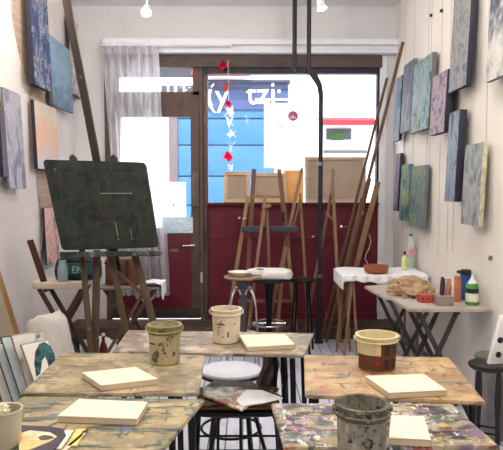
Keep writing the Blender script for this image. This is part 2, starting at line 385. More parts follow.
# ================================================================== WINDOW LEDGE: backs of canvases
canv_b = plain('raw_canvas_back', (172, 154, 138), .85, var=.06); pine = plain('pine_stretcher', (206, 176, 140), .6, var=.1)
def canvas_back(px0, px1, py0, py1, Y, label, cloth, wood, tilt=.04, fw=.035):
    a = at(px0, py1, Y=Y); b = at(px1, py1, Y=Y); t = at(px0, py0, Y=Y)
    h = t.z-a.z; o = V((a.x, Y, zs+.006)); u = V((b.x-a.x, 0, 0)); v = V((0, tilt, h+a.z-zs-.006)); 
    th = thing('canvas_back', label, 'canvas', (o+u/2))
    n = u.cross(v).normalized()
    part('canvas_cloth', MB().slab(o+n*.002-n*.0, u, v, -n*.004), cloth, th)
    un, vn = u.normalized(), v.normalized()
    for nm, oo, uu, vv in (('stretcher_bar', o, u, vn*fw), ('stretcher_bar', o+v-vn*fw, u, vn*fw), ('stretcher_bar', o+vn*fw, un*fw, v-vn*2*fw), ('stretcher_bar', o+u-un*fw+vn*fw, un*fw, v-vn*2*fw)):
        part(nm, MB().slab(oo+n*.002, uu, vv, n*.018, .002), wood, th)
    return th
canvas_back(224, 250, 172, 203, B-.065, 'beige back of a small canvas on the sill below the paper birds', canv_b, pine)
canvas_back(252, 287, 173, 203, B-.065, 'beige back of a canvas on the sill behind the middle easels', canv_b, pine)
canvas_back(305, 366, 157, 203, B-.068, 'largest canvas back on the sill, right of the black pipe', canv_b, plain('grey_pine', (186, 170, 150), .6), .045, .03)
ob = at(284, 203, Y=B-.03)
solo('wooden_board', MB().slab((ob.x, B-.03, zs+.006), (at(305, 203, Y=B-.03).x-ob.x-.012, 0, 0), (0, .012, .32), (0, .012, 0), .002), plain('orange_wood_board', (236, 176, 112), .6, var=.08), 'orange toned wooden board upright on the sill between two canvas backs', 'board')

# notice on the shop window glass
paper_t = sheer('backlit_paper', (250, 248, 250), 0.0, .6)
def onglass(px0, px1, py0, py1, Y):
    a = at(px0, py1, Y=Y); b = at(px1, py0, Y=Y); return a.x, b.x, a.z, b.z
x0, x1, z0, z1 = onglass(264, 317, 103, 168, B+.016)
nt = thing('window_notice', 'large white notice with round purple emblem stuck on the shop window', 'notice', ((x0+x1)/2, B+.016, z0))
part('paper', MB().box(x0, x1, B+.0165, B+.0185, z0, z1), paper_t, nt)
e = at(293, 116, Y=B+.015)
lg = part('round_emblem', MB().lathe((e.x, B+.0165, e.z), [(0, 0), (.048, 0), (.048, .002), (0, .002)], 32, axis=(0, -1, 0)), plain('purple_print', (168, 92, 140), .6), nt)
part('emblem_marks', MB().box(e.x-.03, e.x-.012, B+.0128, B+.0144, e.z-.024, e.z-.006).box(e.x-.008, e.x+.008, B+.0128, B+.0144, e.z-.024, e.z+.008).box(e.x+.012, e.x+.03, B+.0128, B+.0144, e.z-.024, e.z-.008), plain('pale_print', (226, 190, 214), .6), lg)
prm = plain('grey_print', (130, 124, 134), .7)
for py, xs in ((127, ((266, 273), (276.5, 284), (287, 290), (291.5, 296), (297.5, 300), (306, 307.5), (311, 312))), (132.5, ((274, 277), (278, 281), (283.5, 286), (296.5, 299), (304, 305)))):
    for q0_, q1_ in xs:
        a = at(q0_, py, Y=B+.015); b = at(q1_, py, Y=B+.015); part('printed_word', MB().box(a.x, b.x, B+.0145, B+.0163, a.z, a.z+.007), prm, nt)
# papers on the door glass
x0, x1, z0, z1 = onglass(166, 186, 182, 229, B+.005)
dn = thing('door_poster', 'white sheet taped to the door glass with a small red dot', 'poster', ((x0+x1)/2, B+.005, z0))
part('paper', MB().box(x0, x1, B+.0055, B+.0085, z0+.09, z1), paper_t, dn)
e = at(173.5, 205, Y=B); part('red_dot', MB().lathe((e.x, B+.0055, e.z), [(0, 0), (.009, 0), (.009, .002), (0, .002)], 12, axis=(0, -1, 0)), plain('red_print', (190, 40, 50), .6), dn)
x0, x1, z0, z1 = onglass(163, 193, 217, 233, B-.001)
m = M('seascape_print', .5); m.base(m.ramp(m.noise(14, 4, .6, sc=(.5, 1, 2.2)), [(.3, (236, 244, 250)), (.48, (180, 214, 236)), (.56, (240, 246, 250)), (.68, (96, 160, 204))]))
solo('sea_picture', MB().box(x0, x1, B-.021, B-.017, z0+.0, z1, .001), m.m, 'blue and white sea picture at the foot of the door glass', 'picture')

# ================================================================== LIGHT FITTINGS
lamp_w = plain('lamp_white_metal', (225, 225, 226), .35)
bulb_m = emis('bulb_glow', (255, 246, 232), 30)
def spotlamp(x, y, label, tilt=(0, -.8, -.8), drop=.09, watt=40, on=True, col=(1, .95, .88)):
    t = thing('ceiling_spotlight', label, 'spotlight', (x, y, CE), group='ceiling spotlights')
    d = V(tilt).normalized(); h = V((x, y, CE-drop))
    part('mount', MB().lathe((x, y, CE-.02), [(.0, 0), (.04, 0), (.042, .006), (.042, .02), (0, .02)], 20).tube([(x, y, CE-.02), (x, y, CE-drop+.015)], .008), lamp_w, t)
    part('lamp_head', MB().lathe(h-d*.02, [(0, 0), (.022, .0), (.028, .02), (.036, .075), (.038, .085), (.033, .083), (.026, .03), (0, .025)], 20, axis=d), lamp_w, t)
    if on:
        part('bulb', MB().lathe(h+d*.03, [(0, -.01), (.02, 0), (.028, .02), (.024, .04), (0, .05)], 16, axis=d), bulb_m, t)
        ld = bpy.data.lights.new('lamp_light', 'POINT'); ld.energy = watt; ld.color = col; ld.shadow_soft_size = .06
        lo = bpy.data.objects.new('lamp_light', ld); COL.objects.link(lo); lo.location = h+d*.16; 
    return t
p = at(147, 8, Y=4.8); spotlamp(p.x, p.y, 'lit ceiling spotlight near the street door, above the curtain', drop=CE-p.z, watt=14)
p = at(320, 1, Y=4.8); spotlamp(p.x, p.y, 'white ceiling spotlight right of the twin black pipes', (.25, -.2, -1), drop=CE-p.z, watt=5)
for i, (x, y, w_) in enumerate(((-1.42, 3.95, 26), (.8, 2.9, 40), (-.65, 1.3, 38), (.65, 1.1, 38), (0, -1.3, 20))):  # the last four are unseen spotlights, added to brighten the room
    spotlamp(x, y, 'ceiling spotlight over the %s' % ('left wall paintings', 'right wall paintings, unseen, added as fill', 'left front table, unseen, added as fill', 'right front table, unseen, added as fill', 'rear of the room, unseen, added as fill')[i], (0, -.2, -1), watt=w_, col=(1, .86, .68) if i == 0 else (1, .93, .84))

# ================================================================== PIPES
pipe_m = plain('black_pipe_paint', (34, 36, 46), .45)
PY = 5.62
a = at(294.5, 60, Y=PY); b = at(308.5, 60, Y=PY); c = at(321, 85, Y=PY); fl = at(317, 338, Y=PY)
t = thing('black_pipe', 'tall black pipe from floor to ceiling that splits in two above the window', 'pipe', (c.x, PY, 0))
px_ = c.x
part('riser', MB().tube([(px_-.005, PY, 0), (px_, PY, 1.2), (px_, PY, at(0, 92, Y=PY).z), (px_-.012, PY, at(0, 84, Y=PY).z), (px_-.05, PY, at(0, 75, Y=PY).z), (b.x-.02, PY, at(0, 71, Y=PY).z), (a.x+.02, PY, at(0, 70, Y=PY).z), (a.x, PY, at(0, 66, Y=PY).z), (a.x, PY, CE)], .021, 14), pipe_m, t)
part('branch', MB().tube([(px_, PY-.01, at(0, 98, Y=PY).z), (px_-.02, PY-.03, at(0, 86, Y=PY).z), (px_-.06, PY-.03, at(0, 79, Y=PY).z), (b.x, PY-.03, at(0, 71, Y=PY).z), (b.x, PY-.03, at(0, 60, Y=PY).z), (b.x, PY-.03, CE)], .020, 14), pipe_m, t)
part('floor_collar', MB().lathe((px_-.005, PY, 0), [(0, 0), (.045, 0), (.045, .01), (.026, .03), (0, .03)], 18), pipe_m, t)
for z in (.6, 1.62):
    part('pipe_clip', MB().lathe((px_-.001, PY, z), [(.0, 0), (.026, 0), (.026, .03), (0, .03)], 16), steel, t)

# ================================================================== CURTAIN
rodz = bz(50)
cr = thing('curtain_rail', 'thin white curtain rail fixed above the street door', 'curtain rail', (bx_(150, 50), B-.2, rodz))
rx0, rx1 = bx_(100, 50, B-.2), bx_(232, 50, B-.2)
part('rail', MB().tube([(rx0, B-.2, rodz), (rx1, B-.2, rodz)], .009), white_trim, cr)
for xx in (rx0+.03, rx1-.03): part('bracket', MB().tube([(xx, B-.2, rodz), (xx, B-.1, rodz)], .006), white_trim, cr)
cy = B-.2; c0 = bx_(102, 60, cy); c1 = bx_(158, 60, cy); c0b = bx_(118, 290, cy); c1b = bx_(171, 290, cy); cz0 = at(160, 297, Y=cy).z
def cf(u, v):
    w = u; x = (c0*(1-v)+c0b*v)*(1-w)+(c1*(1-v)+c1b*v)*w
    y = cy+.045*math.sin(u*46+v*1.5)*(0.5+.5*v)+.02*math.sin(u*17+3*v)
    return V((x+.008*math.sin(u*40+v*2), y, rodz-.012+(cz0-rodz)*v+.03*v*math.sin(u*9)))
voile = sheer('white_voile', (222, 220, 226), .36, .6)
_m = M.__new__(M); _m.m = voile; _m.nt = voile.node_tree; _m.N = _m.nt.nodes; _m.K = _m.nt.links; _m.tc = [n for n in _m.N if n.type == 'TEX_COORD'][0]
_mx = [n for n in _m.N if n.type == 'MIX_SHADER'][1]
_f = _m.rng(_m.noise(16, 4, .3, sc=(1, 1, .12)), .42, .6, .08, .5); _m.K.new(_f, _mx.inputs[0])
cu = solo('sheer_curtain', MB().grid(150, 30, cf), voile, 'white sheer curtain hanging in folds over the left of the street door', 'curtain')
for k in range(7):
    xx = c0+(c1-c0)*(k+.5)/7
    me_ = MB().lathe((xx-.006, cy, rodz), [(.012, 0), (.022, 0), (.022, .012), (.012, .012)], 16, cap=False, axis=(1, 0, 0)); part('eyelet', me_, white_trim, cu)

# ================================================================== PAPER BIRD GARLAND
gy = B-.1
gcols = [(222, (66), (226, 70, 110)), (226, 88, (236, 110, 70)), (229, 104, (212, 50, 110)), (231, 112, (250, 248, 250)), (229, 122, (244, 246, 252)), (230, 134, (236, 244, 252)), (231, 147, (250, 250, 252)), (229, 157, (232, 60, 110)), (231, 168, (246, 246, 250))]
ga = thing('paper_bird_garland', 'hanging string of folded paper birds, orange, pink and white, at the window', 'garland', tuple(at(229, 170, Y=gy)))
part('string', MB().tube([tuple(at(228, 60, Y=gy)), tuple(at(229, 120, Y=gy)), tuple(at(230, 172, Y=gy))], .0018, 6), whiteb, ga)
for i, (px, py, c) in enumerate(gcols):
    o = at(px, py, Y=gy); s_ = 1.5+.35*math.sin(i*2.2); a_ = i*1.3
    ux = V((math.cos(a_), math.sin(a_)*.6, 0)); mb = MB()
    for sgn in (-1, 1):
        w = V((-ux.y, ux.x, 0))*sgn
        mb.prism([o, o+ux*.03*s_, o+ux*.012+w*.045*s_+V((0, 0, .035*s_)), o-ux*.02*s_], (0, 0, .002))
        mb.prism([o+ux*.03*s_, o+ux*.055*s_+V((0, 0, .03*s_*sgn)), o+ux*.015*s_], w*.002)
    mb.prism([o-ux*.03*s_, o+V((0, 0, -.03*s_)), o+ux*.03*s_, o+V((0, 0, .012))], V((-ux.y, ux.x, 0))*.004)
    part('paper_bird', mb, sheer('paper_%d' % i, c, 0, .8), ga, '%s paper bird' % ('pink', 'orange', 'magenta', 'white', 'white', 'pale blue spotted', 'white', 'bright pink', 'white')[i])

# ================================================================== WALL PAINTINGS
edge_dark = plain('dark_canvas_edge', (44, 44, 58), .6); edge_lt = plain('pale_canvas_edge', (186, 186, 160), .6, var=.2, scale=30); edge_gr = plain('grey_canvas_edge', (110, 112, 116), .6)
hanger_m = plain('hanger_metal', (120, 118, 116), .4, .7)
def hung(side, q, label, face, em, t=.035, gap=.012, wall_tilt=.0, group=None):
    """picture hung on a side wall: q = four corner pixels (near/far, top/bottom); front face plane is t+gap off the wall"""
    gap += .012; Xp = (R-t-gap) if side > 0 else (L+t+gap)
    P = [at(px, py, X=Xp) for px, py in q]
    ys = sorted(p.y for p in P); y0, y1 = (ys[0]+ys[1])/2, (ys[-1]+ys[-2])/2
    zs_ = sorted(p.z for p in P); z0, z1 = (zs_[0]+zs_[1])/2, (zs_[-1]+zs_[-2])/2
    th = thing('painting', label, 'painting', (Xp+side*t/2, (y0+y1)/2, z0), group=group)
    xa, xb = (Xp, Xp+t) if side > 0 else (Xp-t, Xp)
    ln = side*.026*(z1-z0)/.6   # the foot of each picture stands a little off the wall
    def lean(x_a, x_b, a_, b_, c_, d_, bv=0.0): return MB().hexa([V((x_a-ln, a_, c_)), V((x_b-ln, a_, c_)), V((x_b-ln, b_, c_)), V((x_a-ln, b_, c_)), V((x_a, a_, d_)), V((x_b, a_, d_)), V((x_b, b_, d_)), V((x_a, b_, d_))], bv)
    part('canvas_edge', lean(xa+(.0015 if side > 0 else 0), xb-(0 if side > 0 else .0015), y0, y1, z0, z1, .003), em, th)
    xf = Xp-.0015 if side > 0 else Xp-.0008
    part('painted_face', lean(xf, xf+.0025, y0+.0015, y1-.0015, z0+.0015, z1-.0015), face, th)
    xw = R if side > 0 else L
    part('hanger', MB().box(min(Xp+side*(t-.004), xw), max(Xp+side*(t-.004), xw), (y0+y1)/2-.012, (y0+y1)/2+.012, z1-.09, z1-.05), hanger_m, th)
    return th, y0, y1, z0, z1
H = hung
RP = []
RP.append(H(1, [(396.5,77),(402,77),(402,141),(396.5,141)], 'narrow dark blue painting on the right wall nearest the window corner, upper row', painting('face_r1', [(60,70,96),(90,108,136),(120,136,156),(50,58,80)], 5, (1,1,.4), 1), edge_dark, .03))
RP.append(H(1, [(403.5,65),(415.5,59),(412,132),(403.5,132)], 'violet and grey blue painting in the upper row, second from the window corner', painting('face_r2', [(104,106,112),(130,132,136),(88,86,110),(112,116,130),(70,68,116)], 4, (1,1,.5), 2, .5, .6), edge_gr, .03))
RP.append(H(1, [(416,60),(437,53),(427,132),(412,132)], 'green and grey streaked painting in the upper row of the right wall', painting('face_r3', [(70,90,84),(120,140,120),(150,165,170),(90,130,140),(60,80,90)], 5, (1,1,.5), 3), edge_gr, .035))
RP.append(H(1, [(434,79),(447,67),(447,135),(431,133)], 'pink and lilac painting with thick dark sides on the right wall', painting('face_r4', [(84,90,116),(150,140,152),(176,146,150),(100,102,130),(70,78,104)], 6, (1,1,.6), 4), edge_dark, .05, .03))
RP.append(H(1, [(457,-26),(473,-30),(471,87),(452,92)], 'tall grey blue weathered painting hung highest on the right wall', painting('face_r5', [(92,108,122),(130,140,148),(160,150,140),(104,122,138),(80,92,104)], 6, (1,1,.6), 5), edge_dark, .035, .02))
RP.append(H(1, [(492,-28),(520,-34),(510,75),(490,82)], 'pale canvas with dark ink drawing at the top right edge of the photo', painting('face_r6', [(200,196,190),(190,188,184),(90,96,110),(46,52,66),(206,200,192)], 4, (1,1,.5), 6, .55, .8), edge_gr, .03))
RP.append(H(1, [(453,112),(463,108),(455,203),(445,200)], 'tall slim steel blue painting with thick dark sides, lower middle of right wall', painting('face_r7', [(92,102,124),(116,130,150),(140,152,168),(84,94,116)], 4, (1,1,.4), 7), edge_dark, .05, .02))
RP.append(H(1, [(467,144),(485,143),(480,227),(463,223)], 'pale blue grey painting with light flecked sides, nearest the camera on right wall', painting('face_r8', [(104,110,118),(138,144,148),(160,164,158),(124,130,138),(92,100,112)], 4, (1,1,.5), 8), edge_lt, .03, .02))
RP.append(H(1, [(396,152),(400,155),(400,213),(396,209)], 'very narrow dark plum painting nearest the window corner, lower row', painting('face_r9', [(60,54,76),(90,80,104),(120,110,130)], 4, (1,1,.4), 9), edge_dark, .03))
RP.append(H(1, [(402,164),(411,165),(409,224),(401,218)], 'blue green and yellow painting in the lower row of the right wall', painting('face_r10', [(36,80,110),(70,124,136),(156,164,100),(50,104,104),(34,64,96)], 5, (1,1,.45), 10), edge_gr, .03))
RP.append(H(1, [(413,167),(427,164),(424,230),(411,226)], 'wider yellow green and purple painting in the lower row, right of the blue-green one', painting('face_r11', [(60,110,130),(96,84,100),(140,152,100),(80,128,126),(116,126,134),(86,84,96)], 5, (1,1,.45), 11), edge_gr, .03))
H(-1, [(0,110),(4,110),(5,177),(0,177)], 'dark plum painting cut by the left edge of the photo', painting('face_l0', [(60,50,70),(90,76,100),(70,60,60)], 4, (1,1,.5), 1), edge_dark, .025)
H(-1, [(1,91),(16,88),(26,183),(7,195)], 'tall violet grey painting with a white streak low on the left wall', painting('face_l1', [(116,112,136),(142,140,160),(176,174,188),(126,122,146),(106,102,128)], 2.4, (1,1.6,.4), 2), edge_gr, .02)
H(-1, [(26,-40),(45,-24),(48,92),(31,86)], 'large dark framed navy, blue and yellow painting high on the left wall', painting('face_l2', [(30,32,56),(70,90,140),(34,34,60),(150,160,186),(44,46,80),(196,160,80)], 5, (1,1,.5), 4), edge_dark, .045)
H(-1, [(48,40),(69,43),(71,113),(51,106)], 'pale turquoise seascape painting with dark marks near its foot', painting('face_l3', [(88,98,112),(108,134,158),(130,160,184),(142,170,192),(124,154,178)], 3, (1,.6,1), 5, .6, .55), edge_gr, .03)
H(-1, [(32,96),(55,111),(58,171),(37,169)], 'orange and pale violet sunset painting below the navy painting', painting('face_l4', [(180,180,200),(200,196,206),(220,184,166),(224,176,148),(216,198,180),(200,194,186)], 4, (1,1,1), 7, .65, .5, .3), edge_dark, .03)
H(-1, [(66,14),(76,22),(80,98),(71,96)], 'pale sketchy painting half hidden behind the easel mast', painting('face_l5', [(196,190,196),(120,112,120),(220,214,216),(150,140,140)], 6, (1,1,.5), 7), edge_dark, .02)
H(-1, [(42,205),(54,210),(60,262),(47,262)], 'small pink and turquoise painting under the dark board', painting('face_l6', [(60,120,130),(214,150,150),(230,190,180),(90,150,160)], 5, (1,1,.5), 8), edge_dark, .02)
# hanging cables on the right wall
cable = plain('steel_cable', (176, 170, 164), .5, .0); hookm = plain('hook_black', (40, 38, 40), .5)
for i, (px, py, zb, hk) in enumerate(((414, 60, 1.0, (112,)), (404, 131, .9, ()), (431, 60, .95, (16, )), (442, 20, .9, (10, )), (426, 200, 1.0, (174, 219)), (449, 130, .95, ()), (487, 90, 1.3, ()), (453, 215, .95, ()))):
    Yc = at(px, py, X=R-.006).y
    if i in (2, 3): hk = ((16,), (11,))[i-2]
    t = thing('hanging_cable', 'thin picture cable on the right wall', 'cable', (R-.006, Yc, zb), group='picture cables down the right wall')
    part('cable', MB().tube([(R-.005, Yc, zb), (R-.005, Yc, CE)], .0015, 6), cable, t)
    for hy_ in hk:
        zq = at(px, hy_, X=R-.006).z
        part('cable_hook', MB().box(R-.022, R-.001, Yc-.008, Yc+.008, min(zq, CE-.05)-.012, min(zq, CE-.05)+.012, .003), hookm, t)
Yo = at(384, 320, X=R).y; zo = at(384, 320, X=R).z
solo('wall_socket', MB().box(R-.03, R, Yo-.04, Yo+.04, zo-.05, zo+.05, .008), hookm, 'black wall socket low on the right wall behind the tables', 'socket')
a = at(492, 258, X=R); solo('wall_hook', MB().box(R-.02, R, a.y-.008, a.y+.008, a.z-.014, a.z+.014, .003), steel, 'small grey hook on the bare right wall above the side table', 'hook')

# ================================================================== BIG EASEL WITH PAINTED BOARD
oldwood = stained('old_easel_wood', (82, 64, 46), [((70, 54, 42), 6, .5, (1, 1, .25), 1, .15), ((150, 146, 130), 18, .62, (1, 1, .5), 2, .05), ((60, 90, 90), 12, .68, (1, 1, .5), 3, .05)], .6)
palewood = stained('pale_easel_wood', (138, 108, 82), [((110, 84, 64), 6, .55, (1, 1, .25), 1, .15)], .6)
midwood = stained('brown_easel_wood', (104, 76, 58), [((84, 60, 48), 6, .55, (1, 1, .25), 1, .15)], .6)
EY = 4.05
def E_(px, py, dy=0): return at(px, py, Y=EY+dy)
ez = thing('studio_easel', 'tall dark wooden studio easel with leaning mast at the left', 'easel', (E_(105, 300).x, EY, 0))
blackm_ = plain('clamp_dark_wood', (62, 52, 46), .6)
mt = E_(97, 162, .08); mtop = E_(66, -2, .02); dr = (mt-mtop); 
part('mast', MB().beam(mtop, mt+dr*.75, .05, .03, (1, 0, 0), .003), stained('mast_wood', (48, 38, 34), [((50, 42, 40), 6, .5, (1, 1, .25), 1, .15), ((150, 146, 140), 20, .66, (1, 1, .5), 2, .04)], .6), ez)
def to_floor(p, q):   # carry the line p->q on to the floor
    d = q-p; return p+d*((0-p.z)/d.z)
for (a, b, w) in ((E_(82, 250, .06), E_(91, 352, -.1), .035), (E_(97, 250, .06), E_(95, 352, -.05), .045), (E_(110, 252, .06), E_(130, 350, -.02), .038), (E_(134, 252, .06), E_(155, 328, -.08), .045)):
    part('leg', MB().beam(a, to_floor(a, b), w, .03, (1, 0, 0), .003), oldwood, ez)
tl = at(62, 251, Y=EY-.045); tr_ = at(161, 250, Y=EY-.045)
part('tray', MB().slab((tl.x, EY-.09, tl.z-.035), (tr_.x-tl.x, 0, tr_.z-tl.z), (0, .12, 0), (0, 0, .02), .004).slab((tl.x, EY-.095, tl.z-.035), (tr_.x-tl.x, 0, tr_.z-tl.z), (0, .015, 0), (0, 0, .034), .003), stained('tray_paint', (70, 78, 70), [((130, 130, 118), 25, .58, (1, 1, 1), 2, .05), ((36, 44, 40), 9, .5, (1, 1, 1), 4, .1)], .6), ez)
part('back_bar', MB().beam(E_(70, 200, .06), E_(150, 200, .06), .05, .02, (0, 0, 1)), oldwood, ez)
for px in (73, 114): part('top_clamp', MB().prism([E_(px-4, 163, .0), E_(px+4, 163, .0), E_(px+3, 158, 0), E_(px-1, 154, 0), E_(px-4, 157, 0)], (0, .03, 0), .002), blackm_, ez)
part('brace', MB().beam(E_(105, 262, .1), E_(150, 300, .1), .022, .015, (1, 0, 0)).beam(E_(108, 352, .12), E_(144, 292, .12), .022, .015, (1, 0, 0)), midwood, ez)
# the board
c4 = [E_(64, 250, -.0), E_(160, 247, -.0), E_(147, 163, .05), E_(45, 160, .05)]
def rounded(c, r, k=5):
    out = []
    for i in range(4):
        p, q, s_ = c[i], c[i-1], c[(i+1) % 4]
        a = p+(q-p).normalized()*r; b = p+(s_-p).normalized()*r
        for j in range(k+1):
            t_ = j/k; out.append(a*(1-t_)**2+p*2*t_*(1-t_)+b*t_*t_)
    return out
m = M('dark_green_paint_layers', .6)
x = m.ramp(m.noise(7, 8, .8, sc=(1, 1, 1), loc=(2, 1, 5)), [(.3, (10, 16, 20)), (.4, (18, 32, 34)), (.46, (36, 46, 34)), (.52, (46, 38, 28)), (.57, (16, 30, 32)), (.75, (12, 16, 20))])
x = m.mix(m.rng(m.noise(5, 5, .5, sc=(.25, 1, 2.5), loc=(3, 3, 3)), .52, .64, 0, .6), x, (14, 28, 30))
x = m.mix(m.rng(m.noise(6, 5, .5, sc=(2.5, 1, .3), loc=(7, 3, 3)), .5, .62, 0, .6), x, (34, 54, 52))
x = m.mix(m.rng(m.noise(38, 3, .3, loc=(7, 1, 3)), .68, .74, 0, .9), x, (110, 108, 90))
m.base(x); m.bump(m.noise(25, 5), .4, .003)
bd = thing('painted_board', 'large dark green paint-covered board with rounded corners on the studio easel', 'board', tuple((c4[0]+c4[1])/2))
bnorm = (c4[1]-c4[0]).cross(c4[3]-c4[0]).normalized()*.018
part('board_panel', MB().prism([p-V((0,.03,0)) for p in rounded(c4, .03)], bnorm, .002), m.m, bd)
def bp(u, v): return c4[0].lerp(c4[1], u).lerp(c4[3].lerp(c4[2], u), v)-V((0,.03,0))+bnorm*.95
def strip(u0, v0, u1, v1, w): return MB().beam(bp(u0, v0), bp(u1, v1), w, .004, (c4[3]-c4[0]) if abs(u1-u0) > abs(v1-v0) else (1, 0, 0))
dkl = stained('black_green_band', (14, 24, 26), [((30, 46, 44), 14, .42, (1, 1, 1), 2, .12), ((44, 48, 36), 18, .48, (1, 1, 1), 5, .08), ((10, 14, 16), 9, .5, (1, 1, 1), 7, .1)], .45)
lined = plain('ochre_green_paint', (74, 80, 52), .5, var=.4, scale=20); whl = plain('chalky_scratch', (150, 156, 140), .6)
part('paint_band', strip(.12, .83, .93, .85, .035), dkl, bd); part('paint_band', strip(.17, .14, .26, .80, .03), dkl, bd)
part('paint_band', strip(.84, .12, .87, .82, .03), dkl, bd); part('paint_band', strip(.2, .13, .84, .12, .025), dkl, bd)
part('scratch', strip(.5, .63, .82, .635, .004), whl, bd); part('scratch', strip(.6, .1, .6, .3, .004), whl, bd); part('scratch', strip(.74, .1, .74, .22, .003), whl, bd)

# ================================================================== TABLES
blackm = plain('black_metal', (20, 20, 24), .4, .3)
def table(label, quad, mat, Z=.75, th=.012, inset=.12, legs=None, edge=None, grp='paint-stained work tables', legmat=None):
    P = [at(px, py, Z=Z) if isinstance(px, (int, float)) and py is not None else None for px, py in quad] if not isinstance(quad[0], Vector) else quad
    c = sum(P, V((0, 0, 0)))/4
    t = thing('work_table', label, 'table', (c.x, c.y, 0), group=grp)
    part('tabletop', MB().prism([V((p.x, p.y, Z-th)) for p in P], (0, 0, th), .003), mat, t)
    ins = [p.lerp(c, inset) for p in P]
    mb = MB()
    for i in range(4):
        a, b = ins[i], ins[(i+1) % 4]; a, b = a.lerp(c, .25), b.lerp(c, .25); mb.beam((a.x, a.y, Z-th-.006), (b.x, b.y, Z-th-.006), .012, .025, (0, 0, 1))
    part('frame', mb, legmat or blackm, t)
    for i, p in enumerate(ins):
        q = p+(p-c)*.06
        part('leg', MB().tube([(p.x, p.y, Z-th-.01), (q.x, q.y, 0)], .012, 10), legmat or blackm, t)
    return t, P
G1 = (1, 1, 1)
g8 = (70, 78, 68)
top1 = stained('tabletop_olive_beige', (166, 148, 116), [((128, 116, 92), 5, .48, (1, 1, 1), 1, .1), ((186, 170, 136), 9, .56, (1, 1, 1), 3, .08), ((96, 98, 84), 9, .58, (.6, 1.5, 1), 2, .05), ((84, 68, 54), 18, .61, (.4, 1.8, 1), 4, .04), ((112, 116, 108), 22, .62, (1.8, .5, 1), 7, .04), ((206, 196, 170), 40, .68, (1, 1, 1), 8, .03)], .5, var=.22, op=.85, fuzz=1.5, shift=-.045)
top2 = stained('tabletop_grey_orange', (160, 144, 124), [((116, 108, 98), 6, .48, (1, 1, 1), 3, .1), ((184, 112, 70), 4.2, .62, (1, 1, 1), 6, .12), ((84, 78, 72), 16, .58, (.6, 1.6, 1), 2, .05), ((190, 178, 160), 14, .6, (1, 1, 1), 9, .05)], .5, var=.22, op=.85, fuzz=1.5, shift=-.045)
top3 = stained('tabletop_warm_wood', (180, 152, 112), [((150, 120, 86), 6, .48, (.5, 1.5, 1), 3, .1), ((196, 170, 132), 9, .55, (1, 1, 1), 9, .08), ((164, 96, 76), 9, .61, (1, 1, 1), 5, .05), ((104, 100, 100), 14, .60, (.6, 1.6, 1), 2, .04), ((96, 74, 58), 24, .63, (1.8, .5, 1), 12, .03), ((190, 90, 86), 34, .68, (1, .6, 1), 22, .03)], .5, var=.22, op=.85, fuzz=1.5, shift=-.045)
top4 = stained('tabletop_green_stained', (168, 150, 114), [((124, 116, 88), 5, .48, (1, 1, 1), 4, .1), ((190, 174, 136), 10, .56, (1, 1, 1), 9, .06), ((72, 88, 78), 8, .56, (.5, 1.6, 1), 7, .05), ((52, 58, 62), 16, .60, (.5, 1.8, 1), 2, .04), ((108, 112, 140), 12, .64, (1, 1, 1), 5, .04), ((60, 84, 76), 26, .62, (1.6, .5, 1), 15, .03)], .5, var=.22, op=.85, fuzz=1.5, shift=-.045)
top5 = stained('tabletop_many_colours', (140, 124, 98), [((190, 184, 176), 11, .50, (1.4, .7, 1), 1, .05), ((112, 92, 122), 9, .53, (1.6, .6, 1), 3, .05), ((54, 80, 70), 10, .55, (1, 1, 1), 5, .05), ((160, 148, 104), 8, .53, (.7, 1.4, 1), 25, .05), ((150, 62, 56), 13, .61, (1, 1, 1), 8, .04), ((44, 54, 80), 15, .59, (1, 1, 1), 12, .04), ((196, 170, 84), 19, .64, (1, 1, 1), 14, .03), ((36, 34, 40), 18, .58, (.5, 1.7, 1), 17, .03), ((216, 212, 206), 30, .63, (1.6, .6, 1), 33, .03), ((196, 120, 140), 22, .66, (1, 1, 1), 41, .03)], .45, var=.22, op=.85, fuzz=1.2, shift=-.04)
table('stained work table in the second row at the left, bucket on its far edge', [(20, 394), (199, 393), (205, 355), (63, 352)], top1, inset=.34)
table('small stained work table in the far row, cream bucket on it', [(112, 352), (304, 355), (314, 333), (128, 330)], top2, Z=.745)
table('warm wood work table at the right in the second row with brown bucket', [(305, 395), (486, 402), (449, 357), (304, 355)], top3)
P4 = [None, at(138, 480, Z=.75), at(205, 399, Z=.75), at(24, 396, Z=.75)]
l4 = at(0, 411, Z=.75); P4[0] = P4[3]+(l4-P4[3])*((P4[1].y-P4[3].y)/(l4.y-P4[3].y))
table('green-stained work table in the left foreground holding brushes', P4, top4, Z=.75)
table('most colourful paint-splashed table in the right foreground', [(284, 448), (500, 446), (451, 403.5), (271, 403)], top5, Z=.745)

# ---------------- white canvas panels
whc = plain('primed_canvas', (226, 217, 196), .7, var=.02); whe = plain('primed_canvas_edge', (200, 184, 156), .7, var=.05)
def panel(label, q, Z, th=.02):
    P = [at(px, py, Z=Z+th) for px, py in q]; c = sum(P, V((0, 0, 0)))/4
    t = thing('blank_canvas', label, 'canvas', (c.x, c.y, Z), group='blank canvas panels')
    part('canvas_side', MB().prism([V((p.x, p.y, Z+.001)) for p in P], (0, 0, th-.003), .002), whe, t)
    part('canvas_face', MB().prism([V((p.x, p.y, Z+th-.002)) for p in P], (0, 0, .003), .001), whc, t)
panel('blank white canvas on the second-row left table in front of the bucket', [(101, 385.5), (158, 379), (136, 367), (82, 372.5)], .75)
panel('blank white canvas flat on the left foreground table', [(57, 416), (137, 419), (148, 402), (79, 399)], .75)
panel('blank cream canvas on the far small table beside cream bucket', [(247, 347), (295, 344.5), (285, 334), (239, 335)], .745)
panel('blank white canvas on the warm wood table beside the brown bucket', [(389, 393), (447, 390), (424, 374), (365, 376)], .75)
panel('blank white canvas on the multicoloured table beside grey bucket', [(389, 438), (431, 440), (424, 416.5), (391, 415.5)], .745)

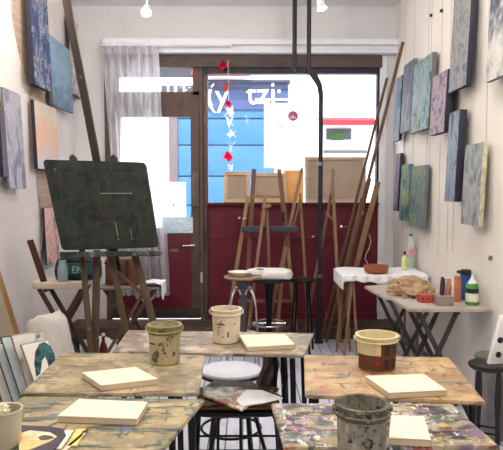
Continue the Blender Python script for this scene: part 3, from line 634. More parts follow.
# ---------------- buckets
def bucket(label, px, py, Z, rt_, rb, h, mat, inner, band=None, drips=None):
    o = at(px, py, Z=Z); o = V((o.x, o.y+rb*.9, Z+.001))
    t = thing('paint_bucket', label, 'bucket', tuple(o), group='plastic paint buckets')
    f = lambda z: rb+(rt_-rb)*z/h
    prof = [(rb-.004, 0), (rb, .004), (f(h*.82), h*.82), (rt_+.006, h*.84), (rt_+.006, h*.86), (rt_+.001, h*.87), (rt_+.001, h-.006), (rt_+.006, h-.004), (rt_+.005, h), (rt_-.004, h), (rt_-.005, h-.01), (f(h*.3)-.006, h*.3), (0, h*.3)]
    part('bucket_body', MB().lathe(o, prof, 40), mat, t)
    part('water', MB().lathe(o+V((0, 0, h*.62)), [(0, 0), (f(h*.62)-.006, 0), (f(h*.62)-.006, .002), (0, .002)], 32), inner, t)
    for s_ in (-1, 1): part('handle_lug', MB().lathe(o+V((s_*(rt_+.006), 0, h*.9)), [(0, 0), (.009, 0), (.009, .005), (0, .006)], 12, axis=(s_, 0, 0)), mat, t)
    a_ = [(o.x+(rt_+.012)*math.cos(k), o.y-abs(.02)-(rt_*.55)*math.sin(k)*.2-.0, o.z+h*.9-rt_*1.0*math.sin(k)*.9) for k in [math.pi*i/14 for i in range(15)]]
    return t, o, f
def wrap(o, f, a0, a1, z0, z1, off=.0012, n=14):
    "curved label on the front of a bucket; angles in degrees, -90 faces the camera"
    mb = MB(); z0 *= .88; z1 *= .88
    for s_, oo in ((1, off), ):
        mb.grid(n, 5, lambda u, v: V((o.x+(f(z0+(z1-z0)*v)+oo)*math.cos(math.radians(a0+(a1-a0)*u)), o.y+(f(z0+(z1-z0)*v)+oo)*math.sin(math.radians(a0+(a1-a0)*u)), o.z+z0+(z1-z0)*v)))
    return mb
b1m = stained('bucket_olive_plastic', (168, 158, 122), [((126, 120, 92), 10, .52, (1, 1, .5), 1, .12), ((196, 190, 160), 12, .62, (1, 1, .4), 4, .06), ((84, 78, 60), 30, .58, (1, 1, .6), 6, .05)], .4)
b2m = stained('bucket_cream_plastic', (214, 202, 178), [((186, 170, 140), 12, .5, (1, 1, .5), 1, .12), ((140, 110, 80), 26, .6, (1, 1, 1), 6, .05)], .35)
b3m = stained('bucket_yellow_cream_plastic', (206, 194, 152), [((180, 166, 124), 9, .55, (1, 1, .5), 1, .12)], .35)
b4m = stained('bucket_grey_dirty_plastic', (138, 132, 116), [((100, 96, 84), 16, .48, (1, 1, .6), 1, .12), ((172, 166, 146), 20, .55, (1, 1, .4), 9, .08), ((40, 42, 40), 34, .58, (1, 1, 1), 6, .04), ((66, 66, 58), 60, .58, (1, 1, .7), 16, .04)], .5)
wat = plain('murky_water', (120, 112, 92), .1); dk = plain('label_black', (40, 38, 44), .6); rdp = plain('label_red', (150, 36, 40), .6)
t, o, f = bucket('olive-stained plastic bucket with green rim on second-row left table', 163, 366, .75, .060, .055, .145, b1m, wat)
part('paint_crust', MB().lathe(o+V((0, 0, .113)), [(.0602, 0), (.0615, .004), (.063, .012), (.061, .022), (.067, .028), (.066, .0325), (.054, .032)], 40, cap=False, wob=.012), stained('olive_crust', (130, 124, 78), [((70, 84, 60), 20, .55, G1, 2, .08)], .5), t)
part('bucket_print', wrap(o, f, -150, -118, .088, .095), dk, t); part('bucket_print', wrap(o, f, -88, -76, .05, .06), rdp, t); part('bucket_print', wrap(o, f, -52, -40, .04, .056), plain('label_violet', (84, 60, 110), .6), t); part('bucket_print', wrap(o, f, -120, -112, .03, .055), plain('mark_olive', (96, 92, 60), .6), t)
t, o, f = bucket('cream plastic bucket with printed label on the small far table', 226, 344.5, .745, .063, .056, .145, b2m, wat)
part('bucket_print', wrap(o, f, -130, -95, .095, .1), dk, t)
for k in range(4): part('bucket_print', wrap(o, f, -128, -118+6*(k % 2), .045+.012*k, .05+.012*k), plain('print_grey', (110, 104, 96), .6), t)
part('bucket_print', wrap(o, f, -84, -78, .035, .06), dk, t); part('bucket_print', wrap(o, f, -58, -45, .095, .101), plain('print_grey', (110, 104, 96), .6), t)
t, o, f = bucket('cream bucket with torn brown printed wrap on the warm wood table', 380, 373, .75, .073, .066, .125, b3m, plain('cloudy_water', (196, 184, 140), .15))
lb = part('brown_wrap', wrap(o, f, -172, -8, .006, .07, n=24), plain('brown_label', (94, 54, 40), .5, var=.1), t, 'brown printed wrap')
part('brown_wrap', wrap(o, f, -90, -8, .069, .125, .0014, 18), plain('brown_label', (110, 62, 44), .5), t)
for q, (aa, zz) in enumerate(((-72, .09), (-45, .09), (-72, .035), (-47, .035))):
    part('printed_leaf', wrap(o, f, aa-8, aa+9, zz-.018, zz+.022, .003, 6), plain('label_dark_brown', (58, 34, 30), .6), t)
part('printed_heart', wrap(o, f, -103, -92, .03, .05, .003, 6), rdp, t)
t, o, f = bucket('largest grey dirty bucket in the right foreground', 366, 462, .745, .0635, .060, .125, b4m, plain('dark_water', (60, 66, 58), .1))
part('paint_crust', MB().lathe(o+V((0, 0, .093)), [(.0637, 0), (.067, .004), (.068, .012), (.0645, .02), (.070, .028), (.069, .0335), (.0575, .033)], 48, cap=False, wob=.015), stained('black_crust', (78, 78, 66), [((30, 32, 32), 18, .52, G1, 2, .08), ((130, 126, 100), 22, .6, G1, 5, .06)], .5), t)

# ---------------- palette, knives, jar on the left foreground table
pal = at(40, 443, Z=.752)
pm = stained('ochre_paint_smears', (222, 190, 130), [((240, 226, 196), 9, .5, (1, 1, 1), 3, .1), ((70, 62, 80), 7, .6, (1, 1, 1), 4, .07), ((196, 120, 70), 13, .63, G1, 6, .05)], .4)
t = thing('paint_palette', 'dark paint palette with ochre smears at the bottom left', 'palette', (pal.x-.05, pal.y, .751))
pts = [at(px, py, Z=.752) for px, py in ((16, 430), (22, 427), (45, 428), (63, 430), (66, 437), (58, 448), (48, 458), (18, 462))]
part('palette_board', MB().prism([V((p.x, p.y, .7515)) for p in pts], (0, 0, .006), .001), plain('palette_dark', (62, 56, 72), .5, var=.4, scale=20), t)
pts = [at(px, py, Z=.7577) for px, py in ((19, 434), (30, 431), (50, 433), (57, 437), (50, 442), (30, 450), (19, 452))]
part('paint_smear', MB().prism([V((p.x, p.y, .7577)) for p in pts], (0, 0, .002)), pm, t, 'ochre paint smear')
pts = [at(px, py, Z=.7577) for px, py in ((38, 438), (44, 436), (52, 437), (54, 439), (46, 441), (40, 441))]
part('thumb_hole', MB().prism([V((p.x, p.y, .7602)) for p in pts], (0, 0, .0008)), plain('hole_grey', (92, 88, 84), .6), t)
for lab, a, b, c_, w in (('flat pale grey spatula beside the dark palette', (70, 430), (56, 449), (206, 204, 192), .024), ('yellow strip of card beside the dark palette', (81, 429), (72, 446), (222, 198, 110), .026), ('thin cream brush lying rightmost beside the palette', (84, 433), (62, 452), (226, 212, 184), .01)):
    p, q = at(*a, Z=.754), at(*b, Z=.754); o_ = thing('spatula' if 'spat' in lab else 'card_strip' if 'card' in lab else 'brush', lab, 'tool', (p.x, p.y, .751))
    part('blade' if 'brush' not in lab else 'handle', MB().beam((p.x, p.y, .7535), (q.x, q.y, .7535), w, .003, (1, 0, 0), .0005), plain('tool_'+lab[:6], c_, .4), o_)
    if 'brush' in lab:
        d = (p-q).normalized(); part('bristles', MB().tube([(p.x, p.y, .7555), tuple(V((p.x, p.y, .7555))+V((d.x, d.y, 0))*.022)], [.005, .002], 8), plain('bristle_brown', (120, 80, 50), .8), o_)
jo = at(2, 452, Z=.75); jo = V((jo.x-.008, jo.y+.04, .751))
t = thing('plastic_tub', 'cloudy plastic tub at the bottom left corner of the photo', 'tub', tuple(jo))
part('tub_body', MB().lathe(jo, [(.0, 0), (.036, 0), (.038, .004), (.043, .088), (.046, .091), (.045, .096), (.041, .095), (.035, .01), (0, .008)], 32), stained('cloudy_plastic', (190, 184, 166), [((150, 142, 118), 14, .55, G1, 2, .1)], .3), t)
solo('crumpled_tissue', MB().blob(jo+V((-.012, .003, .07)), .022, .024, .036, 4, .4, 2.5), plain('tissue_cream', (212, 206, 172), .8), 'cream crumpled tissue stuffed in the plastic tub', 'tissue')

# ================================================================== STOOL WITH STACKED PALETTES
sz = .52
a = at(196, 407, Z=sz); b = at(277, 407, Z=sz); far = at(236, 388, Z=sz)
cx, cyy = (a.x+b.x)/2, a.y+.15; hw = (b.x-a.x)/2; hd = .15
t = thing('metal_stool', 'black metal stool with brown wooden seat carrying stacked palettes', 'stool', (cx, cyy, 0))
sq = rounded([V((cx-hw, cyy-hd, sz-.02)), V((cx+hw, cyy-hd, sz-.02)), V((cx+hw*.9, cyy+hd, sz-.02)), V((cx-hw*.9, cyy+hd, sz-.02))], .06)
part('seat', MB().prism(sq, (0, 0, .02), .004), stained('seat_brown_wood', (140, 84, 52), [((90, 56, 40), 9, .55, (.4, 1.6, 1), 2, .1)], .4), t)
part('seat_frame', MB().tube([p+V(((p.x-cx)*.04, (p.y-cyy)*.04, -.006)) for p in sq], .014, 10, closed=True), blackm, t)
for sx_, sy_ in ((-1, -1), (1, -1), (1, 1), (-1, 1)):
    p0 = V((cx+sx_*hw*.92, cyy+sy_*hd*.9, sz-.03))
    part('leg', MB().tube([p0-V((sx_*.05, 0, -.01)), p0, p0+V((sx_*.025, sy_*.01, -.05)), p0+V((sx_*.05, sy_*.03, -p0.z))], .014, 10), blackm, t)
for z_ in (.40, .34, .2):
    k_ = 1+.06*(sz-z_)/.5
    part('stretcher', MB().tube([(cx-hw*k_, cyy-hd*k_, z_), (cx+hw*k_, cyy-hd*k_, z_)], .005, 8), blackm, t)
for q in (-.45, .1): part('rod', MB().tube([(cx+hw*q, cyy-hd*.95, sz-.03), (cx+hw*q*1.05, cyy-hd*1.05, .2)], .006, 8), blackm, t)
for q in (-1, 1): part('inner_brace', MB().tube([(cx+q*hw*.35, cyy+hd*.2, sz-.03), (cx+q*hw*.95, cyy+hd*.9, .1)], .009, 8), blackm, t)
# palettes fanned on the seat
pal_paint = stained('palette_green_white', (214, 208, 186), [((96, 118, 72), 12, .47, (1, 1, 1), 3, .08), ((190, 96, 72), 15, .53, G1, 5, .06), ((210, 196, 120), 11, .62, G1, 8, .06), ((246, 246, 248), 5, .55, G1, 11, .1), ((60, 70, 56), 20, .64, G1, 14, .04)], .4)
zz = sz+.001
dkb = stained('stack_board_dark', (96, 88, 70), [((150, 140, 116), 18, .58, G1, 3, .06)], .6)
specs = [(0.0, .35, 'paint-crusted board lowest in the stack on the stool'), (.02, -.25, 'dark board second from the bottom of the palette stack'), (-.03, .5, 'thin board in the middle of the palette stack'), (.0, -.45, 'board just under the top two palettes of the stack')]
for i, (dx, rz, lab) in enumerate(specs):
    o_ = thing('palette_board', lab, 'palette', (cx+dx, cyy-.035, zz), rz*.8, group='palettes stacked on the stool')
    part('board', MB().box(-.145, .145, -.11, .11, 0, .006, .001), dkb, o_, local=True); zz += .0085
p1 = [at(px, py, Z=zz+.01) for px, py in ((203, 394), (228, 404), (242, 409), (262, 396), (240, 386.5), (203, 386))]
solo('green_palette', MB().prism([V((p.x, p.y, zz)) for p in p1], (0, 0, .008), .001), pal_paint, 'greenish paint-smeared palette on top of the stack, left half', 'palette'); zz += .0085
p2 = [at(px, py, Z=zz+.008) for px, py in ((236, 400), (241, 405), (262, 402), (283, 397), (262, 389.5), (246, 389))]
solo('white_palette', MB().prism([V((p.x, p.y, zz)) for p in p2], (0, 0, .006), .001), stained('palette_white', (242, 242, 244), [((150, 160, 120), 9, .66, G1, 3, .06)], .35), 'bright white palette sheet on top of the stack, right half', 'palette')

# round grey-white stool behind
sc_ = at(231, 371, Z=.49); 
t = thing('round_stool', 'round pale grey stool between the table rows behind the palette stack', 'stool', (sc_.x, sc_.y, 0))
part('seat', MB().lathe((sc_.x, sc_.y, .475), [(0, 0), (.135, 0), (.152, .008), (.156, .018), (.15, .026), (.12, .028), (0, .024)], 40), plain('seat_pale_grey', (196, 198, 208), .3, var=.06), t)
part('seat_rim', MB().tube([(sc_.x+.155*math.cos(k*math.pi/18), sc_.y+.155*math.sin(k*math.pi/18), .478) for k in range(36)], .007, 8, closed=True), blackm, t)
for k in range(4):
    an = math.pi/4+k*math.pi/2; part('leg', MB().tube([(sc_.x+.1*math.cos(an), sc_.y+.1*math.sin(an), .478), (sc_.x+.15*math.cos(an), sc_.y+.15*math.sin(an), 0)], .011, 8), blackm, t)
part('foot_ring', MB().tube([(sc_.x+.15*math.cos(k*math.pi/18), sc_.y+.15*math.sin(k*math.pi/18), .2) for k in range(36)], .007, 8, closed=True), blackm, t)
# cloth hanging under the far table
a = at(268, 357, Y=2.62)
solo('hanging_rag', MB().grid(14, 20, lambda u, v: V((a.x-.035+.07*u+.015*math.sin(v*6), 2.66+.02*math.sin(u*14+v*3), .70-.2*v+.02*math.sin(u*5)))), plain('rag_brown', (128, 116, 104), .9, var=.3, scale=20), 'grey brown rag hanging below the small far table', 'rag')
# bent chair frame below the far table
a = at(277, 356, Y=2.66); b = at(286, 400, Y=2.66)
t = thing('folded_chair', 'black metal chair frame under the right end of the far table', 'chair', (b.x, 2.66, 0))
part('leg', MB().tube([(a.x+.03, 2.66, .70), (a.x+.035, 2.66, .62), (a.x+.055, 2.66, 0)], .012, 10), blackm, t)
part('leg', MB().tube([(a.x-.01, 2.64, .70), (a.x-.005, 2.64, .64), (a.x-.012, 2.64, .52), (a.x+.03, 2.64, .50), (a.x+.04, 2.655, .60)], .010, 10), blackm, t)
part('leg', MB().tube([(a.x+.03, 2.82, .70), (a.x+.06, 2.85, 0)], .011, 10), blackm, t)
part('seat_rail', MB().tube([(a.x+.03, 2.66, .68), (a.x+.03, 2.82, .68)], .010, 10).tube([(a.x+.04, 2.66, .5), (a.x+.04, 2.84, .5)], .010, 10), blackm, t)

# ================================================================== MID-ROOM STOOLS
# swivel stool with wooden seat
wy = 4.85
s0 = at(243, 277, Y=wy); 
t = thing('swivel_stool', 'wooden-seat swivel stool with curved chrome legs holding a white dish', 'stool', (s0.x, wy, 0))
part('seat', MB().lathe((s0.x, wy, s0.z-.012), [(0, 0), (.135, 0), (.15, .006), (.152, .016), (.146, .022), (0, .022)], 40), plain('seat_wood_grey', (150, 120, 98), .5, var=.15), t)
part('post', MB().tube([(s0.x, wy, s0.z-.012), (s0.x, wy, .2)], .03, 16).tube([(s0.x, wy, s0.z-.03), (s0.x, wy, s0.z-.1)], [.05, .03], 16), plain('iron_grey', (86, 88, 94), .4, .5), t)
for k in range(4):
    an = math.pi*.25+k*math.pi/2; ca, sa = math.cos(an), math.sin(an)
    pr = [(.02, s0.z-.14), (.045, s0.z-.09), (.08, s0.z-.09), (.115, s0.z-.13), (.14, s0.z-.22), (.165, .25), (.18, 0)]
    part('leg', MB().tube([(s0.x+r_*ca, wy+r_*sa, z_) for r_, z_ in pr], .010, 10), chrome, t)
part('foot_ring', MB().tube([(s0.x+.155*math.cos(k*math.pi/18), wy+.155*math.sin(k*math.pi/18), .25) for k in range(36)], .007, 8, closed=True), chrome, t)
dz = s0.z+.0105
solo('white_dish', MB().lathe((s0.x-.03, wy-.01, dz), [(0, 0), (.05, 0), (.06, .006), (.088, .028), (.092, .034), (.086, .034), (.056, .012), (0, .008)], 36), plain('glazed_white', (226, 222, 212), .25), 'shallow white dish on the wooden swivel stool', 'dish')
solo('paper_wrapper', MB().blob((s0.x+.095, wy+.075, dz), .055, .045, .035, 3, .4, 2.5), plain('paper_white', (228, 228, 228), .7), 'crumpled white paper beside the dish on the swivel stool', 'paper')
# black bar stool with chrome ring
by_ = 5.26; s1 = at(269, 279, Y=by_)
t = thing('bar_stool', 'black pedestal bar stool with chrome foot ring holding a white bag', 'stool', (s1.x, by_, 0))
part('seat', MB().lathe((s1.x, by_, s1.z-.02), [(0, 0), (.15, 0), (.17, .01), (.172, .022), (.16, .03), (0, .03)], 40), plain('black_vinyl', (26, 26, 32), .4), t)
part('post', MB().tube([(s1.x, by_, s1.z-.02), (s1.x, by_, s1.z-.09), (s1.x, by_, .3), (s1.x, by_, .02)], [.05, .035, .025, .03], 16), blackm, t)
part('foot_ring', MB().tube([(s1.x+.15*math.cos(k*math.pi/18), by_+.15*math.sin(k*math.pi/18), .26) for k in range(36)], .009, 8, closed=True).tube([(s1.x-.15, by_, .26), (s1.x+.15, by_, .26)], .006, 8), chrome, t)
part('base', MB().lathe((s1.x, by_, 0), [(0, 0), (.15, 0), (.15, .008), (.05, .022), (0, .022)], 40), blackm, t)
bag = thing('white_bag', 'flat white bag with small green mark on the black bar stool', 'bag', (s1.x-.0, by_, s1.z+.011))
part('bag_body', MB().blob((s1.x, by_-.02, s1.z+.0115), .20, .12, .085, 2, .1, 1.6, 4, pw=.7), plain('bag_white', (236, 234, 230), .6, var=.03), bag)
a = at(260, 269.5, Y=by_-.14); part('green_mark', MB().box(a.x-.028, a.x+.03, by_-.139, by_-.12, a.z-.004, a.z+.006, .002), plain('leaf_green', (96, 140, 84), .6), bag)
# second black stool
s2 = at(303, 279, Y=5.32)
t = thing('black_stool', 'plain round black stool beside the pipe, right of the bar stool', 'stool', (s2.x, 5.32, 0))
s2.x -= .01
part('seat', MB().lathe((s2.x, 5.32, s2.z-.02), [(0, 0), (.11, 0), (.125, .008), (.125, .02), (.11, .026), (0, .026)], 32), plain('black_vinyl', (26, 26, 32), .4), t)
for k in range(4):
    an = .5+k*math.pi/2; part('leg', MB().tube([(s2.x+.07*math.cos(an), 5.32+.07*math.sin(an), s2.z-.02), (s2.x+.12*math.cos(an), 5.32+.12*math.sin(an), 0)], .009, 8), blackm, t)
part('foot_ring', MB().tube([(s2.x+.105*math.cos(k*math.pi/18), 5.32+.105*math.sin(k*math.pi/18), .16) for k in range(36)], .006, 8, closed=True), blackm, t)

# ================================================================== EASELS BY THE WINDOW
clampm = plain('clamp_metal', (170, 176, 186), .25, .9)
def ray_leg(mbname, parent, p, q, w, mat, Y0, Y1, foot=True):
    a = at(*p, Y=Y0); b = at(*q, Y=Y1)
    if foot:
        a0 = a; b = to_floor(a, b)
        if b.y > B-.44: b = a0.lerp(b, (a0.z-ZS)/a0.z)
    if b.y > B-.06: b.y = B-.06
    return part(mbname, MB().beam(a, b, w, .02, (1, 0, 0), .002), mat, parent)
ey = 5.66
t = thing('double_easel', 'tall double-mast wooden easel with dark tray in front of red panel', 'easel', (at(265, 300, Y=ey).x, ey, 0))
ray_leg('mast', t, (254, 169), (247, 290), .04, midwood, ey, ey-.05, True)
ray_leg('mast', t, (279, 169), (288, 245), .04, midwood, ey, ey-.05, False)
ray_leg('leg', t, (248, 196), (233, 290), .034, palewood, ey, ey-.1)
ray_leg('leg', t, (286, 240), (281, 290), .034, palewood, ey, ey-.1)
ray_leg('leg', t, (287, 240), (292, 290), .034, palewood, ey, ey-.06)
part('crossbar', MB().beam(at(252, 196, Y=ey-.02), at(282, 197, Y=ey-.02), .02, .015, (0, 0, 1)), palewood, t)
part('tray', MB().beam(at(242, 229, Y=ey-.08), at(297, 229, Y=ey-.08), .05, .07, (0, 0, 1), .004), plain('tray_slate', (58, 64, 76), .5, var=.3, scale=30), t)
part('lower_crossbar', MB().beam(at(238, 301, Y=ey-.13), at(292, 301, Y=ey-.11), .028, .015, (0, 0, 1)), palewood, t)
for px, py in ((238, 219), (243, 220)): a = at(px, py, Y=ey-.08); part('clamp_knob', MB().tube([tuple(a), (a.x+.02, a.y+.01, a.z+.012)], [.006, .012], 10), clampm, t)
part('peg', MB().box(at(283, 219, Y=ey).x-.012, at(283, 219, Y=ey).x+.012, ey-.05, ey-.02, at(283, 222, Y=ey).z, at(283, 212, Y=ey).z, .003), blackm, t)
ey = 5.48
t = thing('small_easel', 'small pale wooden easel standing between the two masts of the double easel', 'easel', (at(265, 300, Y=ey).x, ey, 0))
ray_leg('mast', t, (265, 196), (263, 225), .028, palewood, ey, ey-.02, False)
ray_leg('leg', t, (264, 207), (257, 262), .026, palewood, ey, ey-.04)
ray_leg('leg', t, (267, 205), (269, 262), .026, midwood, ey, ey-.04)
part('clamp_block', MB().beam(at(262, 208, Y=ey-.03), at(271, 205, Y=ey-.03), .03, .03, (0, 0, 1), .003), palewood, t)
ey = 5.70
t = thing('tripod_easel', 'slender pale tripod easel left of the black pipe', 'easel', (at(299, 300, Y=ey).x, ey, 0))
ray_leg('leg', t, (302, 168), (290, 224), .03, palewood, ey, ey-.03)
ray_leg('leg', t, (300, 193), (305, 272), .022, palewood, ey, ey-.03)
ray_leg('leg', t, (300, 200), (292, 232), .018, midwood, ey-.03, ey-.12, False)
a = at(312, 237, Y=ey-.06); part('clamp_knob', MB().tube([tuple(a), (a.x+.02, a.y, a.z+.008)], [.012, .006], 10), clampm, t)
part('brace', MB().beam(at(298, 212, Y=ey-.04), at(303, 212, Y=ey-.04), .016, .012, (0, 0, 1)), midwood, t)
ey = 5.68
t = thing('narrow_easel', 'narrow pale wooden easel right of the black pipe, before large canvas back', 'easel', (at(333, 300, Y=ey).x, ey, 0))
ray_leg('mast', t, (333, 169), (332, 196), .026, palewood, ey, ey-.01, False)
ray_leg('leg', t, (333, 190), (338, 287), .028, palewood, ey, ey-.04)
ray_leg('leg', t, (332, 190), (318, 262), .028, midwood, ey, ey-.06)
part('brace', MB().beam(at(326, 212, Y=ey-.03), at(335, 222, Y=ey-.03), .016, .012, (0, 0, 1)), palewood, t)
# folded easels leaning in the right corner
ey = 5.9
t = thing('folded_easel', 'longest folded brown easel leaning into the right window corner', 'easel', (at(340, 320, Y=ey).x, ey, 0), group=None)
ray_leg('pole', t, (403, 42), (364, 197), .028, midwood, B-.62, B-.52)
ray_leg('pole', t, (370, 178), (350, 262), .032, midwood, B-.24, B-.28)
a = at(362, 214, Y=B-.33); part('clamp_knob', MB().lathe(a, [(0, 0), (.02, .002), (.024, .014), (.014, .03), (0, .032)], 16, axis=(-.4, -.8, .3)), clampm, t)
t = thing('folded_easel', 'second folded easel leaning left of the longest one, pole thinner', 'easel', (at(330, 320, Y=ey).x, ey-.1, 0), group=None)
ray_leg('pole', t, (387, 78), (357, 197), .024, midwood, B-.17, B-.3)
a = at(342, 227, Y=B-.35); part('clamp_knob', MB().lathe(a, [(0, 0), (.016, .002), (.02, .012), (.01, .028), (0, .03)], 16, axis=(-.8, -.4, .2)).tube([tuple(a), (a.x+.07, a.y+.02, a.z+.005)], .005, 8), clampm, t)
t = thing('folded_easel', 'widest light brown folded easel nearest the cloth-covered table', 'easel', (at(348, 320, Y=ey).x, ey-.15, 0), group=None)
ray_leg('pole', t, (378, 182), (352, 282), .05, palewood, B-.38, B-.42)
ray_leg('pole', t, (362, 198), (344, 270), .024, midwood, B-.40, B-.46)
a = at(358, 220, Y=B-.46); part('clamp_knob', MB().lathe(a, [(0, 0), (.018, .002), (.022, .012), (.012, .028), (0, .03)], 16, axis=(-.2, -.9, .3)), clampm, t)
part('cord', MB().tube([tuple(at(px, py, Y=B-.47)) for px, py in ((369, 234), (371, 241), (369, 249), (366, 254), (365, 259), (368, 264))], .003, 6), plain('cord_white', (216, 206, 190), .8), t)

# ================================================================== RIGHT SIDE TABLES
greytop = stained('greige_tabletop', (176, 168, 156), [((148, 140, 130), 6, .55, G1, 2, .12)], .5); dleg = plain('dark_grey_leg', (66, 62, 62), .5, .2)
def xtable(label, x0, x1, y0, y1, Z, top, legm, name='folding_table', lw=.03, lt=.014, alongx=False, th=.02, grp=None):
    t = thing(name, label, 'table', ((x0+x1)/2, (y0+y1)/2, 0), group=grp)
    part('tabletop', MB().box(x0, x1, y0, y1, Z-th, Z, .004), top, t)
    zt_ = Z-th
    ins = .03
    for yy in (y0+ins, y1-ins):
        part('leg', MB().beam((x0+.05, yy, zt_), (x1-.05, yy, 0.0), lw, lt, (1, 0, 0), .002), legm, t)
        part('leg', MB().beam((x1-.05, yy+.016, zt_), (x0+.05, yy+.016, 0.0), lw, lt, (1, 0, 0), .002), legm, t)
    part('rail', MB().beam((x0+.05, y0+ins, zt_-.012), (x0+.05, y1-ins, zt_-.012), .02, .02, (0, 0, 1)), legm, t)
    part('rail', MB().beam((x1-.05, y0+ins, zt_-.012), (x1-.05, y1-ins, zt_-.012), .02, .02, (0, 0, 1)), legm, t)
    part('rail', MB().beam(((x0+x1)/2, y0+ins, zt_/2), ((x0+x1)/2, y1-ins, zt_/2), .018, .018, (0, 0, 1)), legm, t)
    return t
Z1 = .70
n0 = at(410, 309, Z=Z1); n1 = at(391, 298, Z=Z1)
ny0, ny1 = n0.y, at(395, 298, Z=Z1).y
nx0 = n0.x-.0
t = thing('folding_table', 'small grey folding side table against the right wall, bottles on it', 'table', ((nx0+R)/2, (ny0+ny1)/2, 0), group=None)
part('tabletop', MB().prism([(nx0, ny0, Z1-.02), (R-.012, ny0, Z1-.02), (R-.012, ny1+.06, Z1-.02), (n1.x, ny1, Z1-.02)], (0, 0, .02), .003), greytop, t)
for yy in (ny0+.04, ny1-.04):
    for p, q in (((412, 0), (447, 0)),):
        part('leg', MB().beam((nx0+.06, yy, Z1-.02), (nx0+.40, yy, 0), .028, .014, (1, 0, 0), .002), dleg, t)
        part('leg', MB().beam((nx0+.30, yy+.016, Z1-.02), (nx0+.0, yy+.016, 0), .028, .014, (1, 0, 0), .002), dleg, t)
part('rail', MB().beam((nx0+.06, ny0+.04, Z1-.03), (nx0+.06, ny1-.04, Z1-.03), .02, .02, (0, 0, 1)), dleg, t)
part('rail', MB().beam((nx0+.3, ny0+.04, Z1-.03), (nx0+.3, ny1-.03, Z1-.03), .02, .02, (0, 0, 1)), dleg, t)
part('rail', MB().beam((nx0+.19, ny0+.04, .34), (nx0+.19, ny1-.02, .34), .018, .018, (0, 0, 1)), dleg, t)
# gap table behind, a little lower
Z2 = .68
m0 = at(385, 297.5, Z=Z2); m1 = at(367, 288, Z=Z2)
y20 = max(m0.y, ny1+.075); y21 = m1.y+.30
t = thing('folding_table', 'second grey folding side table behind the nearer one, paper bag on it', 'table', ((m0.x+R)/2, (y20+y21)/2, 0), group=None)
mx0 = m0.x
part('tabletop', MB().prism([(mx0, y20, Z2-.02), (R-.012, y20, Z2-.02), (R-.012, y21, Z2-.02), (m1.x, y21-.2, Z2-.02)], (0, 0, .02), .003), greytop, t)
for yy in (y20+.03, y21-.2):
    part('leg', MB().beam((mx0+.04, yy, Z2-.02), (mx0+.36, yy, 0), .026, .014, (1, 0, 0), .002), dleg, t)
    part('leg', MB().beam((mx0+.34, yy+.016, Z2-.02), (mx0+.02, yy+.016, 0), .026, .014, (1, 0, 0), .002), dleg, t)
part('rail', MB().beam((mx0+.04, y20+.03, Z2-.03), (mx0+.04, y21-.19, Z2-.03), .02, .02, (0, 0, 1)), dleg, t)
part('rail', MB().beam((mx0+.19, y20+.03, .33), (mx0+.19, y21-.19, .33), .018, .018, (0, 0, 1)), dleg, t)
# far table under the white cloth
Z3 = .72
f0 = at(345, 283, Z=Z3); fy0 = y21+.03; fy1 = min(fy0+.48, B-.5)
fx0 = at(345, 283, Y=fy0).x
t = thing('cloth_table', 'small far side table hidden under a white cloth, pale crossed legs', 'table', ((fx0+R)/2, (fy0+fy1)/2, 0))
part('tabletop', MB().box(fx0, R-.02, fy0, fy1, Z3-.02, Z3, .003), greytop, t)
for yy in (fy0+.03, fy1-.05):
    part('leg', MB().beam((fx0+.06, yy, Z3-.02), (fx0+.0, yy, 0), .02, .014, (1, 0, 0)), palewood, t)
    part('leg', MB().beam((fx0+.07, yy+.016, Z3-.02), (fx0+.12, yy+.016, 0), .02, .014, (1, 0, 0)), palewood, t)
    part('leg', MB().beam((R-.1, yy, Z3-.02), (R-.1, yy, 0), .02, .014, (1, 0, 0)), palewood, t)
def clothf(u, v):
    # u across X, v across Y; hangs over left and front edges
    x = fx0-.03+(R-.03-fx0+.03)*u; y = fy0-.03+(fy1-fy0+.03)*v
    z = Z3+.006+.008*noise.noise(V((x*9, y*9, 0)))+.006
    if x < fx0: z -= (fx0-x)*2.0
    if y < fy0-.004: z -= .03+.03*(.5+.5*noise.noise(V((x*14, 3, 0))))
    return V((x, y, z))
def cloth2(u, v):
    w = u*1.15-.15; q = v*1.14-.14
    x = fx0+(R-.03-fx0)*max(w, 0); y = fy0+(fy1-fy0)*max(q, 0)
    z = Z3+.008+.007*noise.noise(V((x*10, y*10, 0)))
    if w < 0: z -= -w*.75; x -= .008+.014*noise.noise(V((y*22, 1, 0)))+.01
    if q < 0: z -= -q*.42*(.85+.4*noise.noise(V((x*9, 5, 0)))); y -= .012+.012*math.sin(x*70)
    return V((x, y, z))
mb = MB().grid(60, 46, cloth2)
cl = solo('white_cloth', mb, plain('cloth_white', (238, 238, 242), .8, var=.03), 'rumpled white cloth draped over the far right side table', 'cloth')
sm = cl.modifiers.new('thick', 'SOLIDIFY'); sm.thickness = .004; sm.offset = 1
terr = plain('terracotta', (146, 84, 66), .6, var=.1)
td = at(376, 281, Z=Z3+.02)
ty = min(max(td.y, fy0+.1), fy1-.1); tx = at(376, 280, Y=ty).x
solo('terracotta_dish', MB().lathe((tx, ty, Z3+.02), [(0, 0), (.085, 0), (.092, .006), (.1, .05), (.098, .055), (.09, .052), (.082, .012), (0, .01)], 36), terr, 'round terracotta dish on the white cloth', 'dish')
# brown paper bag
pb = at(408, 293, Z=Z2)
pby = y20+.10; pbx = at(409, 291, Y=pby).x
solo('paper_bag', MB().blob((pbx, pby, Z2+.001), .15, .09, .125, 6, .35, 1.8, 5, pw=.85), plain('kraft_paper', (176, 148, 118), .8, var=.25, scale=14, bump=.6), 'crumpled brown paper bag on the second side table', 'paper bag')
